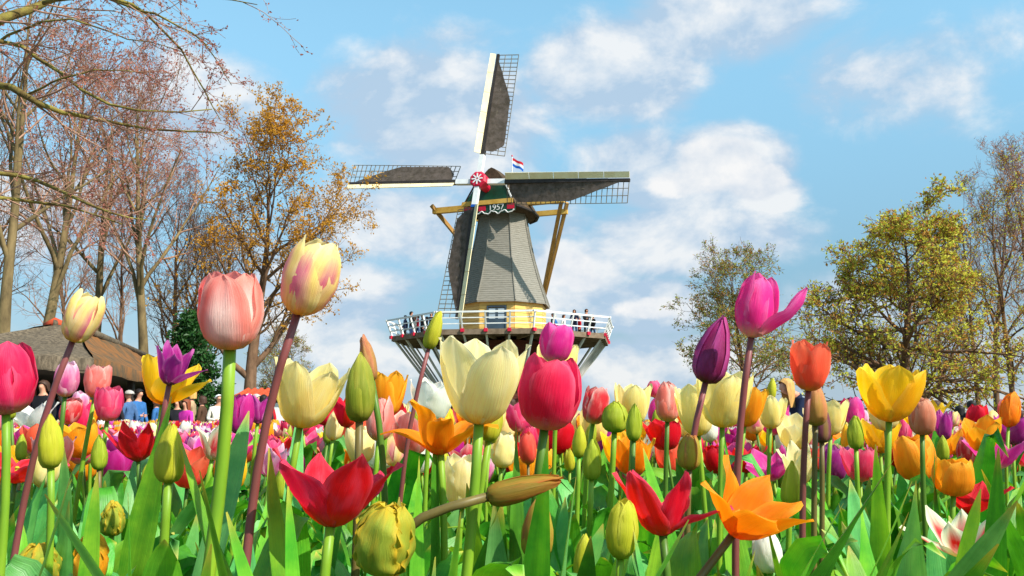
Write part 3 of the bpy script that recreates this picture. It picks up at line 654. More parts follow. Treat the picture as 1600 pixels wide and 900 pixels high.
ochre = tree_meshes('oak', 35, 17.5, .48, 16, .20, .72, .52, 10, 6, 4, 17000, .19, 'bark_brown', 'twig', 'leaf_ochre', up=.45, lean=(.09, 0), wob=.08, leaf_bias=lambda p: np.clip(.25 + (p[:, 2] - 5) * .06 + p[:, 0] * .10, .03, 1))
olive = tree_meshes('hornbeam', 41, 8.2, .24, 34, .10, 1.22, .56, 9, 6, 5, 20000, .135, 'bark_brown', 'twig', ['leaf_olive', 'leaf_olive', 'leaf_olive_red'], up=.16, wob=.09, shape=.60)
sage = tree_meshes('young_elm', 47, 11.4, .20, 20, .14, .78, .48, 10, 6, 4, 13000, .15, 'bark_brown', 'twig', ['leaf_sage', 'leaf_sage', 'leaf_olive_red'], up=.35, shape=.5, leaf_bias=lambda p: np.clip(1.15 - (p[:, 2] - 3) * .11, .12, 1))
slimA = tree_meshes('limetree', 53, 16, .20, 15, .16, .70, .30, 8, 6, 4, 3600, .16, 'bark_brown', 'twig', ['leaf_olive', 'leaf_olive_red'], up=.45, leaf_bias=lambda p: np.clip(1.2 - p[:, 2] * .075, .12, 1))
put_tree('beech_tree', redB, 4, 36, 'thick mossy bare trunk at the far left edge behind the thatched hut', rz=.4, s=.92)
put_tree('beech_tree', redA, 47, 41, 'tall red-budded tree, its grey trunk rising behind the left slope of the hut', rz=2.1, s=.92)
put_tree('beech_tree', redB, 133, 45, 'red-budded tree forking low behind the ridge of the hut roof', rz=3.4, s=.9)
put_tree('beech_tree', redA, 231, 44, 'slender upright tree at the right end of the thatched roof', rz=5.0, s=.86)
put_tree('ash_tree', bareA, 262, 49, 'thin bare tree just left of the dark evergreen bush', rz=1.0, s=.80)
put_tree('ash_tree', bareA, 322, 53, 'thin bare tree between the evergreen bush and the ochre tree', rz=2.7, s=.72)
put_tree('ash_tree', bareB, 95, 60, 'distant bare tree between two thick trunks at the left', rz=.3, s=.95)
put_tree('ash_tree', bareB, 190, 62, 'distant bare tree above the middle of the thatched roof', rz=1.9, s=.9)
put_tree('ash_tree', bareA, 296, 66, 'faint bare tree far behind the dark evergreen bush', rz=4.1, s=.8)
put_tree('ash_tree', bareA, -60, 50, 'bare tree with red buds mostly beyond the left edge', rz=3.1, s=1.1)
put_tree('oak_tree', ochre, 384, 46, 'large tree with ochre yellow leaves on its right half, left of the windmill', rz=0.2, s=.79)
put_tree('small_tree', sage, 432, 58, 'small ochre tree low behind the red tiled kiosk', rz=2.4, s=.52)
put_tree('elm_tree', sage, 1166, 56, 'airy small tree with thin sage and brown leaves right of the windmill', rz=.8, s=1.02, sz=.88)
put_tree('hornbeam_tree', olive, 1408, 33, 'broad bushy olive yellow tree, the fullest one on the right', rz=1.2, s=1.0)
put_tree('lime_tree', slimA, 1470, 42, 'slim trunk close behind the broad olive tree', rz=.5, s=.62)
put_tree('lime_tree', slimA, 1528, 40, 'slim yellow-leaved tree right of the broad olive tree', rz=2.0, s=.66)
put_tree('lime_tree', bareB, 1560, 47, 'tall bare brown tree behind the slim yellow-leaved ones', rz=3.0, s=.80)
put_tree('lime_tree', slimA, 1588, 38, 'yellow-leaved tree with a dark trunk close to the right edge', rz=3.9, s=.70)
put_tree('lime_tree', bareB, 1640, 41, 'tall bare tree whose crown leans in at the right edge', rz=5.2, s=.74)
# dark evergreen bush
def bush(name, px, Y, H, Wd, label, seed, leaves=9000, size=.17, mat='leaf_dark', cone=True):
    g = np.random.default_rng(seed); t = thing(name, (GX(px, Y), Y, 0), label, 'bush')
    mb = MB(); mb.tube([(0, 0, -.1), (.05, 0, H * .5), (0, .05, H * .93)], [.13, .08, .02], 7)
    S, D, L = [], [], []
    n = 130
    for i in range(n):
        z = H * (.06 + .88 * i / n); a = i * 2.4 + g.normal(0, .3); w = Wd * ((1 - (z / H) ** 1.5) if cone else np.sqrt(max(.05, 1 - (2 * z / H - .9) ** 2))) * g.uniform(.65, 1.1)
        S.append((0, 0, z)); D.append((cos(a), sin(a), .38)); L.append(max(w, .25))
    p, r = sprout(np.array(S, float), np.array(D), np.array(L), np.full(n, .035), 6, .1, (0, 0, -.25), g); tubes(mb, p, r, 4); mb.build('stem', M['bark_brown'], t)
    b = g.integers(0, n, leaves); f = .25 + .75 * g.random(leaves) ** .6; x = f * 6; i = np.minimum(x.astype(int), 5); fr = (x - i)[:, None]
    pos = p[b, i] * (1 - fr) + p[b, i + 1] * fr + g.normal(0, .16, (leaves, 3)) * (1.1 - f[:, None] * .5)
    lb = MB(); leaf_quads(lb, pos, size, g, 1, aspect=.5); lb.build('foliage', M[mat], t); return t
bush('evergreen_bush', 290, 31, 4.95, 1.75, 'dense dark green evergreen bush between the hut and the ochre tree', 5)
bush('evergreen_bush', 30, 33, 3.9, 1.2, 'dark green shrub behind the left end of the thatched roof', 6, 3000, .17)
# boughs that reach in from a tree standing just beyond the left edge
Yb = 12.5; tb = np.array([GX(-330, Yb), Yb + .3, 0])
nt = thing('overhanging_tree', tb, 'near mossy tree whose long bare boughs hang in from the left edge', 'tree')
gB = np.random.default_rng(77); mb = MB(); mb.tube([(0, 0, -.1), (.05, 0, 2), (0, .1, 5), (.1, 0, 9)], [.38, .30, .25, .15], 12, ); mb.build('trunk', M['bark_moss'], nt, smooth=True)
BO = [([(-330, 230), (-160, 110), (0, 30), (70, 4), (130, -22), (230, -50)], .105, .02), ([(70, 4), (150, -6), (230, 22), (300, 110), (345, 190)], .035, .006),
      ([(-330, 170), (-120, 70), (0, 62), (60, 92), (130, 140), (220, 175), (330, 170)], .05, .008), ([(-330, 260), (-100, 140), (0, 133), (40, 150), (90, 175), (160, 188), (250, 202), (345, 208)], .075, .008),
      ([(-330, 330), (-100, 255), (0, 268), (60, 285), (120, 310), (170, 332), (230, 345)], .05, .008), ([(-330, 400), (-120, 310), (0, 310), (60, 315), (120, 328), (190, 350)], .045, .008),
      ([(130, -22), (200, 10), (260, 30), (320, 70), (360, 130)], .025, .005), ([(0, 62), (50, 40), (110, 30), (200, 60), (290, 80)], .022, .005), ([(40, 150), (80, 130), (150, 110), (230, 115)], .02, .005),
      ([(-250, 40), (-60, -40), (60, -60), (180, -40), (290, -10), (400, 5)], .05, .006)]
PB, RB = [], []
for pl, ra, rb in BO:
    q = np.array([PY(x, y, Yb + .5 * sin(i * 1.3 + ra * 90)) for i, (x, y) in enumerate(pl)]) - tb
    s = np.linspace(0, len(q) - 1, 13); i = np.minimum(s.astype(int), len(q) - 2); f = (s - i)[:, None]
    p_1 = q[np.maximum(i - 1, 0)]; p0_, p1_, p_2 = q[i], q[i + 1], q[np.minimum(i + 2, len(q) - 1)]
    pts = .5 * ((2 * p0_) + (p1_ - p_1) * f + (2 * p_1 - 5 * p0_ + 4 * p1_ - p_2) * f ** 2 + (3 * p0_ - p_1 - 3 * p1_ + p_2) * f ** 3)
    rad = np.linspace(ra, rb, 13); mb = MB(); mb.tube(pts + gB.normal(0, .012, pts.shape), rad, 8); mb.build('bough', M['bark_moss'], nt, smooth=True); PB.append(pts); RB.append(rad)
PB, RB = np.array(PB), np.array(RB); Lb = np.linalg.norm(PB[:, -1] - PB[:, 0], axis=1)
s2 = children(PB, RB, 13, .28, .6, gB, .26, Lb, .45, 1, .4); s2 = (s2[0], s2[1] * [1, .6, 1], np.minimum(s2[2], 1.6), np.clip(s2[3], .007, .018)); p2, r2 = sprout(*s2[:2], s2[2], s2[3], 6, .14, (.15, 0, -.12), gB, .3)
s3 = children(p2, r2, 5, .15, .7, gB, .45, s2[2], .6, 1, .4); p3, r3 = sprout(*s3[:2], s3[2], s3[3], 4, .16, (.05, 0, -.05), gB, .4)
mb = MB(); tubes(mb, p2, r2, 5, .004); tubes(mb, p3, r3, 3, .0032); mb.build('twigs', M['twig_red'], nt)
pos = p3[gB.integers(0, len(p3), 3600), gB.integers(1, 5, 3600)] + gB.normal(0, .015, (3600, 3)); mb = MB(); leaf_quads(mb, pos, .042, gB); mb.build('buds', M['bud_red'], nt)

# ------------------------------------------------------------------ people
SK = lin('#c98f74')
M['skin'] = material('skin', SK, None, rough=0.55, spec=0.3)
PM = {k: material('cloth_' + k, lin(a), tuple(c * .75 for c in lin(a)), 9, 0.85, 0.15, bump=0.3, bscale=30) for k, a in dict(black='#1c1d22', navy='#1d2740', denim='#4a6a96', blue='#3a6ea8', pink='#e0407e', magenta='#d638a8', beige='#b99b78', cream='#ece6d6', grey='#4b5058', red='#cc2230', white='#e8e8e6', brown='#5a4030', dark='#26262b', jeans='#31466b').items()}
HM = {k: material('hair_' + k, lin(a), tuple(c * .6 for c in lin(a)), 40, 0.6, 0.3, stretch=(1, 1, .2)) for k, a in dict(blonde='#d8a45c', brown='#4a3022', black='#1d1714', grey='#b9b4ac', red='#8a4426').items()}
BODY = {}
def make_body(pose):
    bend = {'bow': .26, 'nod': .13}.get(pose, 0.0); sit = pose == 'sit'
    J = {}
    J['pelvis'] = (0, 0, .95); J['spine'] = (0, .02 + bend * .10, 1.14); J['chest'] = (0, .02 + bend * .42, 1.34 - bend * .05); J['neckb'] = (0, .0 + bend * .75, 1.49 - bend * .12)
    hd = .09 if pose in ('bow', 'nod') else 0.0
    J['neck'] = (0, .015 + bend * .9 + hd * .3, 1.535 - bend * .16); J['jaw'] = (0, .035 + bend * 1.05 + hd, 1.595 - bend * .2 - hd * .2); J['head'] = (0, .02 + bend * 1.15 + hd, 1.665 - bend * .22 - hd * .2); J['top'] = (0, .01 + bend * 1.15 + hd, 1.735 - bend * .22 - hd * .1)
    J['nose'] = (0, .125 + bend * 1.15 + hd, 1.64 - bend * .26 - hd * .4)
    Rr = dict(pelvis=(.155, .115), spine=(.14, .105), chest=(.175, .12), neckb=(.10, .08), neck=(.055, .055), jaw=(.062, .072), head=(.078, .095), top=(.06, .072), nose=(.016, .018))
    E = [('pelvis', 'spine'), ('spine', 'chest'), ('chest', 'neckb'), ('neckb', 'neck'), ('neck', 'jaw'), ('jaw', 'head'), ('head', 'top'), ('head', 'nose')]
    for s, nme in ((-1, 'l'), (1, 'r')):
        step_ = .09 * s if pose in ('walk', 'carry') else 0
        if sit:
            J['hip' + nme] = (.1 * s, .02, .9); J['knee' + nme] = (.12 * s, .44, .93); J['ank' + nme] = (.12 * s, .44, .52); J['toe' + nme] = (.12 * s, .58, .47)
        else:
            J['hip' + nme] = (.095 * s, 0, .87); J['knee' + nme] = (.11 * s, .02 + step_, .49); J['ank' + nme] = (.115 * s, -.03 + step_ * 1.6, .09); J['toe' + nme] = (.13 * s, .12 + step_ * 1.6, .04)
        J['sho' + nme] = (.19 * s, .0 + bend * .68, 1.41 - bend * .1)
        if pose in ('camera', 'bow', 'nod'):
            J['elb' + nme] = (.25 * s, .10 + bend * .8, 1.16 - bend * .1); J['wri' + nme] = (.10 * s, .30 + bend * .8, 1.30 - bend * .4 if pose == 'camera' else 1.1); J['han' + nme] = (.06 * s, .345 + bend * .8, 1.36 if pose == 'camera' else 1.08)
        elif pose == 'rail':
            J['elb' + nme] = (.25 * s, .14, 1.16); J['wri' + nme] = (.18 * s, .38, 1.13); J['han' + nme] = (.17 * s, .45, 1.14)
        elif pose == 'carry' and s > 0:
            J['elb' + nme] = (.25 * s, -.02, 1.15); J['wri' + nme] = (.12 * s, .2, 1.12); J['han' + nme] = (.06 * s, .24, 1.13)
        else:
            J['elb' + nme] = (.245 * s, -.03 - step_ * .5, 1.14); J['wri' + nme] = (.25 * s, .03 - step_, .90); J['han' + nme] = (.25 * s, .05 - step_, .83)
        Rr.update({'hip' + nme: (.095, .10), 'knee' + nme: (.06, .062), 'ank' + nme: (.042, .045), 'toe' + nme: (.042, .032), 'sho' + nme: (.068, .068), 'elb' + nme: (.05, .05), 'wri' + nme: (.034, .03), 'han' + nme: (.036, .024)})
        E += [('pelvis', 'hip' + nme), ('hip' + nme, 'knee' + nme), ('knee' + nme, 'ank' + nme), ('ank' + nme, 'toe' + nme), ('chest', 'sho' + nme), ('sho' + nme, 'elb' + nme), ('elb' + nme, 'wri' + nme), ('wri' + nme, 'han' + nme)]
    names = list(J); ix = {n: i for i, n in enumerate(names)}
    me = bpy.data.meshes.new('skeleton'); me.from_pydata([J[n] for n in names], [(ix[a], ix[b]) for a, b in E], [])
    o = bpy.data.objects.new('body_source', me); col.objects.link(o); md = o.modifiers.new('s', 'SKIN'); 
    for n in names:
        sk = me.skin_vertices[0].data[ix[n]]; sk.radius = Rr[n]; sk.use_root = n == 'pelvis'
    sb = o.modifiers.new('d', 'SUBSURF'); sb.levels = sb.render_levels = 2
    bpy.context.view_layer.update(); out = bpy.data.meshes.new_from_object(o.evaluated_get(bpy.context.evaluated_depsgraph_get())); bpy.data.objects.remove(o)
    V = np.zeros(len(out.vertices) * 3); out.vertices.foreach_get('co', V); V = V.reshape(-1, 3)
    reg = {}                                     # 0 skin 1 jacket 2 trousers 3 shoes
    for a, b in E: reg[(a, b)] = 0 if b in ('neck', 'jaw', 'head', 'top', 'nose') or b.startswith('han') else 3 if b.startswith('toe') else 2 if b[:3] in ('hip', 'kne', 'ank') else 1
    segA = np.array([J[a] for a, b in E]); segB = np.array([J[b] for a, b in E]); rg = np.array([reg[e] for e in E])
    mb = MB(); F4 = [list(p.vertices) for p in out.polygons]; cen = np.array([V[f].mean(0) for f in F4])
    d = segB - segA; t = np.clip(np.einsum('ijk,jk->ij', cen[:, None] - segA[None], d) / (d * d).sum(1), 0, 1); dist = np.linalg.norm(cen[:, None] - (segA + t[..., None] * d), axis=2)
    pm = rg[dist.argmin(1)]; pm[(pm == 2) & (cen[:, 2] > .80) & (not sit)] = 1
    q4 = [i for i, f in enumerate(F4) if len(f) == 4]; q3 = [i for i, f in enumerate(F4) if len(f) == 3]
    mb.v.append(V); mb.uv.append(np.zeros((len(V), 2))); mb.c.append(np.ones((len(V), 3))); mb.n = len(V)
    for q in (q4, q3):
        if q: mb.f.append(np.array([F4[i] for i in q])); mb.fm.append(pm[q])
    for s, nme in ((-1, 'l'), (1, 'r')):           # five fingers on each hand
        w, hnd = np.array(J['wri' + nme]), np.array(J['han' + nme]); dirn = (hnd - w) / np.linalg.norm(hnd - w); side = np.cross(dirn, (1.0, 0, 0)); side /= np.linalg.norm(side) + 1e-9
        for k, ln in enumerate((.062, .074, .078, .070, .056)):
            base = hnd + dirn * .012 + side * (.018 * (k - 2)); dd_ = dirn if k else nrm(dirn + side * -1.1)
            base = base if k else hnd - dirn * .02 - side * .03
            mb.tube([base, base + dd_ * ln * .55, base + dd_ * ln * .9 + np.array([-s * .018, 0, -.004])], [.0095, .0085, .006], 5)
    out2 = mb.mesh('person_' + pose, [M['skin'], PM['black'], PM['jeans'], PM['dark']], True)
    bpy.data.meshes.remove(out); BODY[pose] = (out2, J); return BODY[pose]
HAIR = {}
def hair_mesh(style, pose):
    if (style, pose) in HAIR: return HAIR[(style, pose)]
    h = np.array(BODY[pose][1]['head']); mb = MB(); G = []
    for i, th_ in enumerate(np.linspace(0, 1, 9)):
        row = []
        for a in np.arange(16) * 2 * pi / 16:
            front = max(0, sin(a)); low = {'short': 1.98, 'long': 1.9, 'hat': 1.6, 'hood': 2.2}[style] - front * .9
            t = th_ * low; r = .108 * sin(min(t, 1.62)); z = .105 * cos(t) if t < 1.62 else -.005 - (t - 1.62) * .3
            if style == 'long' and front < .3 and th_ > .75: z -= (th_ - .75) * 4 * .24; r *= 1.02
            row.append(h + np.array([cos(a) * r * (1.0 if style != 'hood' else 1.15), sin(a) * r * 1.18 - .012, z + .012]) + np.random.default_rng(i * 31 + int(a * 10)).normal(0, .003, 3))
        G.append(row)
    mb.grid(np.array(G), closed=True)
    if style == 'hat':
        for r0, r1 in ((.10, .165),): mb.grid(np.array([[h + np.array([cos(a) * r, sin(a) * r * 1.1, .03]) for a in np.arange(16) * pi / 8] for r in (r0, r1)]), closed=True)
    HAIR[(style, pose)] = mb.mesh('hair_' + style, HM['brown'], True); return HAIR[(style, pose)]
def person(px, Y, top_py, facing, pose, jacket, trousers, hair, style, label, z=None, x=None, group=None):
    if pose not in BODY: make_body(pose)
    me, J = BODY[pose]; gz = 0.0 if z is None else z; topz = max(J['top'][2], 0) + .07
    s = 1.0
    if top_py is not None: s = (PY(px, top_py, Y)[2] - gz) / topz
    t = thing('person', (PY(px, 640, Y)[0] if x is None else x, Y, gz), label, 'person', group, R(facing)); t.scale = (s,) * 3
    b = link('body', me, t)
    for i, m_ in ((1, PM[jacket]), (2, PM[trousers])): b.material_slots[i].link = 'OBJECT'; b.material_slots[i].material = m_
    hm = hair_mesh(style, pose); ho = link('hat' if style == 'hat' else 'hair', hm, t); ho.material_slots[0].link = 'OBJECT'
    ho.material_slots[0].material = HM[hair] if hair in HM else PM[hair]; return t
# facing: 0 looks away from the camera, 180 towards it, 90 to the left
person(1254, 13.2, 588, 100, 'nod', 'navy', 'jeans', 'blonde', 'long', 'blonde woman in a navy jacket bowing her head')
person(1308, 17.6, 630, 20, 'camera', 'black', 'dark', 'black', 'short', 'person showing only a dark head beside the man in grey')
person(1340, 16.8, 618, 10, 'nod', 'grey', 'dark', 'black', 'short', 'man in a grey jacket seen from behind, stooping')
person(1464, 18.6, 624, 100, 'walk', 'navy', 'jeans', 'brown', 'short', 'man in navy turned sideways beside the purple tulip')
person(1500, 19.6, 632, 10, 'walk', 'black', 'dark', 'black', 'hood', 'shorter person in black with a dark hood')
person(1519, 19.0, 624, 5, 'walk', 'black', 'dark', 'black', 'short', 'taller man in a black jacket seen from behind')
person(1533, 20.5, 636, 350, 'carry', 'dark', 'dark', 'black', 'short', 'person in dark clothes half hidden behind the taller man in black')
person(1594, 16.4, 640, 250, 'rail', 'denim', 'jeans', 'brown', 'short', 'person in a blue denim jacket at the right edge')
LP = [(46, 21.5, 604, 95, 'carry', 'pink', 'jeans', 'red', 'short', 'woman in a pink jacket under the hut eave'), (66, 19.0, 592, 170, 'stand', 'black', 'dark', 'brown', 'short', 'tall person in black in the dark of the hut'),
      (96, 22.5, 612, 90, 'walk', 'navy', 'dark', 'grey', 'short', 'grey haired person in navy under the hut'), (25, 22.8, 616, 120, 'stand', 'dark', 'jeans', 'black', 'short', 'person in dark clothes left of the pink jacket'),
      (177, 21.5, 614, 60, 'walk', 'dark', 'jeans', 'brown', 'hat', 'person in dark clothes and a brown hat behind the pink tulips'), (201, 22.0, 608, 80, 'walk', 'denim', 'jeans', 'grey', 'hat', 'person in a light blue jacket and grey hat'),
      (215, 23.0, 606, 250, 'carry', 'blue', 'jeans', 'black', 'short', 'dark haired person in a bright blue jacket'), (245, 24.4, 620, 95, 'walk', 'blue', 'dark', 'brown', 'short', 'person in blue partly behind the dark leaf'),
      (277, 23.4, 622, 180, 'stand', 'dark', 'dark', 'brown', 'short', 'person in dark clothes right of the dark leaf'), (291, 20.8, 622, 150, 'walk', 'magenta', 'jeans', 'red', 'long', 'girl with auburn hair in a magenta top'),
      (299, 23.8, 608, 95, 'carry', 'beige', 'brown', 'blonde', 'short', 'blond person in a beige coat'), (316, 25.0, 617, 90, 'walk', 'brown', 'dark', 'brown', 'short', 'person in brown left of the thick green stem'),
      (341, 22.2, 615, 215, 'carry', 'cream', 'dark', 'white', 'hat', 'person in a cream coat and white hat'), (358, 24.2, 614, 100, 'stand', 'black', 'dark', 'grey', 'short', 'grey haired man in a black coat with white collar'),
      (375, 25.0, 618, 60, 'walk', 'dark', 'dark', 'brown', 'short', 'person in dark clothes under the kiosk corner'), (388, 25.4, 614, 120, 'stand', 'grey', 'dark', 'white', 'hat', 'person in a white cap by the kiosk'),
      (399, 23.4, 614, 260, 'walk', 'white', 'jeans', 'grey', 'short', 'grey haired person in white by the kiosk'), (411, 22.6, 615, 5, 'stand', 'dark', 'dark', 'black', 'short', 'dark haired person seen from behind by the kiosk'),
      (424, 25.6, 618, 95, 'walk', 'red', 'jeans', 'brown', 'short', 'person in red left of the pale yellow tulip'), (545, 26, 622, 90, 'walk', 'black', 'dark', 'white', 'hat', 'person in a white hat behind the green twin bud'),
      (556, 24, 632, 110, 'stand', 'red', 'dark', 'brown', 'short', 'person in red behind the green twin bud'), (800, 27, 622, 95, 'walk', 'black', 'dark', 'brown', 'short', 'dark figure in the shade below the mill'), (812, 28, 628, 260, 'walk', 'navy', 'dark', 'black', 'short', 'second dark figure below the mill, on the right'),
      (155, 24.5, 618, 90, 'walk', 'red', 'dark', 'brown', 'short', 'person in red between the pink tulips and the hut')]
for q in LP: person(*q)
for px, Y_, tp, fc_, po, ja, tr_, ha, sty, la in [(640, MY + .6, 486, 250, 'rail', 'black', 'jeans', 'black', 'short', 'man in black on the left of the mill stage'), (651, MY - 1.2, 492, 100, 'walk', 'red', 'jeans', 'brown', 'short', 'person in red on the left of the mill stage'),
      (658, MY + .9, 491, 120, 'stand', 'dark', 'dark', 'black', 'hood', 'person with a dark hood on the mill stage'), (672, MY - 1.0, 488, 180, 'rail', 'black', 'dark', 'red', 'short', 'red haired person in black leaning on the stage rail'),
      (865, MY + 1.2, 489, 110, 'walk', 'black', 'dark', 'black', 'short', 'dark figure on the stage beside the yellow storey'), (899, MY - .8, 483, 170, 'rail', 'navy', 'jeans', 'brown', 'long', 'long haired woman in navy on the right of the stage'),
      (918, MY - .6, 482, 200, 'rail', 'dark', 'dark', 'brown', 'short', 'man in dark grey leaning at the right end of the stage'), (868, MY + 2.2, 492, 60, 'walk', 'blue', 'jeans', 'grey', 'short', 'person in blue behind the dark figure on the stage'),
      (631, MY + 1.8, 492, 80, 'walk', 'navy', 'dark', 'brown', 'short', 'person in navy farthest left on the mill stage'), (646, MY + 2.4, 493, 200, 'stand', 'cream', 'jeans', 'blonde', 'long', 'person in cream behind the man in black on the stage'),
      (665, MY + 2.2, 494, 90, 'carry', 'grey', 'jeans', 'brown', 'short', 'person in grey between the hooded person and the red haired one'), (681, MY + 1.4, 492, 250, 'walk', 'denim', 'dark', 'black', 'short', 'person in denim beside the lower sail on the stage'),
      (882, MY + 1.8, 491, 250, 'walk', 'white', 'jeans', 'brown', 'short', 'person in white between the dark figure and the navy woman'), (907, MY + 1.6, 492, 100, 'stand', 'red', 'dark', 'grey', 'short', 'person in red between the navy woman and the man in dark grey'),
      (928, MY + .8, 491, 130, 'carry', 'black', 'jeans', 'blonde', 'short', 'blond person in black at the far right of the stage')]:
    person(px, Y_, tp, fc_, po, ja, tr_, ha, sty, la, z=z_fl + .004)
# bench
bx = np.array([GX(1592, 15.6), 15.6, 0]); bench = thing('bench', bx, 'grey wooden bench behind the flower bed at the right edge', 'bench')
for k in range(3): MB().box((0, -.16 + .16 * k, .45), (1.9, .12, .045)).build('slat', M['grey_paint'], bench)
for k in range(2): MB().box((0, -.30, .66 + .17 * k), (1.9, .04, .12)).build('slat', M['grey_paint'], bench)
for s in (-.75, .75):
    MB().box((s, .0, .21), (.09, .46, .42)).build('leg', M['dark_timber'], bench); MB().box((s, -.27, .63), (.07, .06, .46)).build('leg', M['dark_timber'], bench)

# ------------------------------------------------------------------ tulips
PC = dict(  # main, edge, base, flame, flame width
    rose=('#e81e56', '#f7668a', '#e9b7a0', None, .5), roselight=('#f0447a', '#fb9ab4', '#f1c9a0', None, .5), pinkwhite=('#f3a6c6', '#fdf1f2', '#d9c35a', '#e2569a', .55),
    salmon=('#f8887a', '#fcdacd', '#e6c263', None, .5), bigpink=('#f27a70', '#f9b8aa', '#e6c263', '#fde2d8', .62), creampink=('#fde68c', '#fdf3c2', '#f6be1e', '#ea7aa4', .5),  # bigpink: the whitish petal centre is a highlight painted into the colour
    pale=('#fde68c', '#fdf4c0', '#f7c23a', None, .5), cream=('#fdeaa0', '#fdf6d4', '#f9bc3c', None, .5), yellow=('#ffc814', '#fdd84a', '#f09c10', None, .5),
    orange=('#ff8a0a', '#ffb020', '#ef6a06', None, .5), amber=('#fca41a', '#ffc83c', '#f3860c', None, .5), red=('#df1020', '#f0354a', '#c8300e', None, .5), redlily=('#f0142c', '#f85a78', '#e8500e', None, .5),
    purple=('#bc2a92', '#e080c2', '#6e1a4a', None, .5), magenta=('#f2349c', '#f78cc6', '#f3dcc4', None, .5), darkpink=('#b02a78', '#d660ae', '#6a4020', '#8a2350', .7),
    violet=('#cc1f86', '#dc58b4', '#8a1862', None, .5), coral=('#fb6248', '#f98a6c', '#d8a24a', None, .5), peach=('#dc8a6c', '#edb59a', '#b5604c', '#cf7a5e', .6), white=('#f3f1e2', '#fbfaf4', '#e4dda0', None, .5),
    bud=('#a9b82c', '#d3d850', '#74a02c', None, .5), budyellow=('#cfcf34', '#e6dc58', '#a4b030', None, .5), budolive=('#a8ac34', '#d6cf62', '#6f7c26', '#8a9a2a', .5), budred=('#b9a838', '#c85a4a', '#8a9a30', None, .5), budpurple=('#8a4656', '#a5747a', '#5a4030', '#a08048', .3),
    budpeach=('#d08a5c', '#e7a880', '#a89038', '#c59a50', .5), parrot=('#b4bc3e', '#f4b824', '#7f9f2c', '#8aa234', .6), parrotorange=('#eeb024', '#fba81c', '#a9b030', '#b8a830', .4), redwhite=('#f3ecc6', '#f8f3dc', '#e8d060', '#df1830', .6), budbrown=('#b98a34', '#c8602c', '#8a8a2c', '#93852e', .5),
    redtip=('#e33a4a', '#f8d8cc', '#e8d070', None, .5))
PM_ = {k: petal_material('petal_' + k, lin(a), lin(b), lin(c), lin(d) if d else None, w) for k, (a, b, c, d, w) in PC.items()}
# profile: v, radius, height ; half width of a petal (share of flower height), tip power, edge curl
PROF = {
    'cup': ([0, .10, .28, .52, .78, 1], [.02, .175, .32, .385, .345, .25], [0, .02, .16, .46, .78, 1.0], .37, .55, -.02),
    'egg': ([0, .10, .28, .52, .78, 1], [.02, .15, .27, .315, .25, .11], [0, .025, .17, .48, .80, 1.0], .34, .7, -.02),
    'open': ([0, .10, .28, .52, .78, 1], [.02, .17, .33, .44, .50, .50], [0, .02, .14, .42, .74, 1.0], .42, .52, .02),
    'lily': ([0, .10, .28, .52, .78, 1], [.02, .15, .27, .32, .34, .40], [0, .025, .17, .46, .76, 1.0], .27, 1.0, .03),
    'star': ([0, .10, .28, .52, .78, 1], [.02, .17, .32, .42, .48, .55], [0, .03, .16, .42, .72, 1.0], .36, .95, .05),
    'bud': ([0, .10, .28, .52, .78, 1], [.02, .13, .215, .225, .145, .012], [0, .02, .17, .47, .79, 1.0], .30, .8, 0),
    'slim': ([0, .10, .28, .52, .78, 1], [.02, .10, .155, .165, .11, .012], [0, .02, .17, .47, .79, 1.0], .22, .8, 0),
    'ball': ([0, .10, .28, .52, .78, 1], [.03, .24, .40, .45, .34, .08], [0, .02, .16, .46, .80, 1.0], .48, .6, 0)}
PET = {}
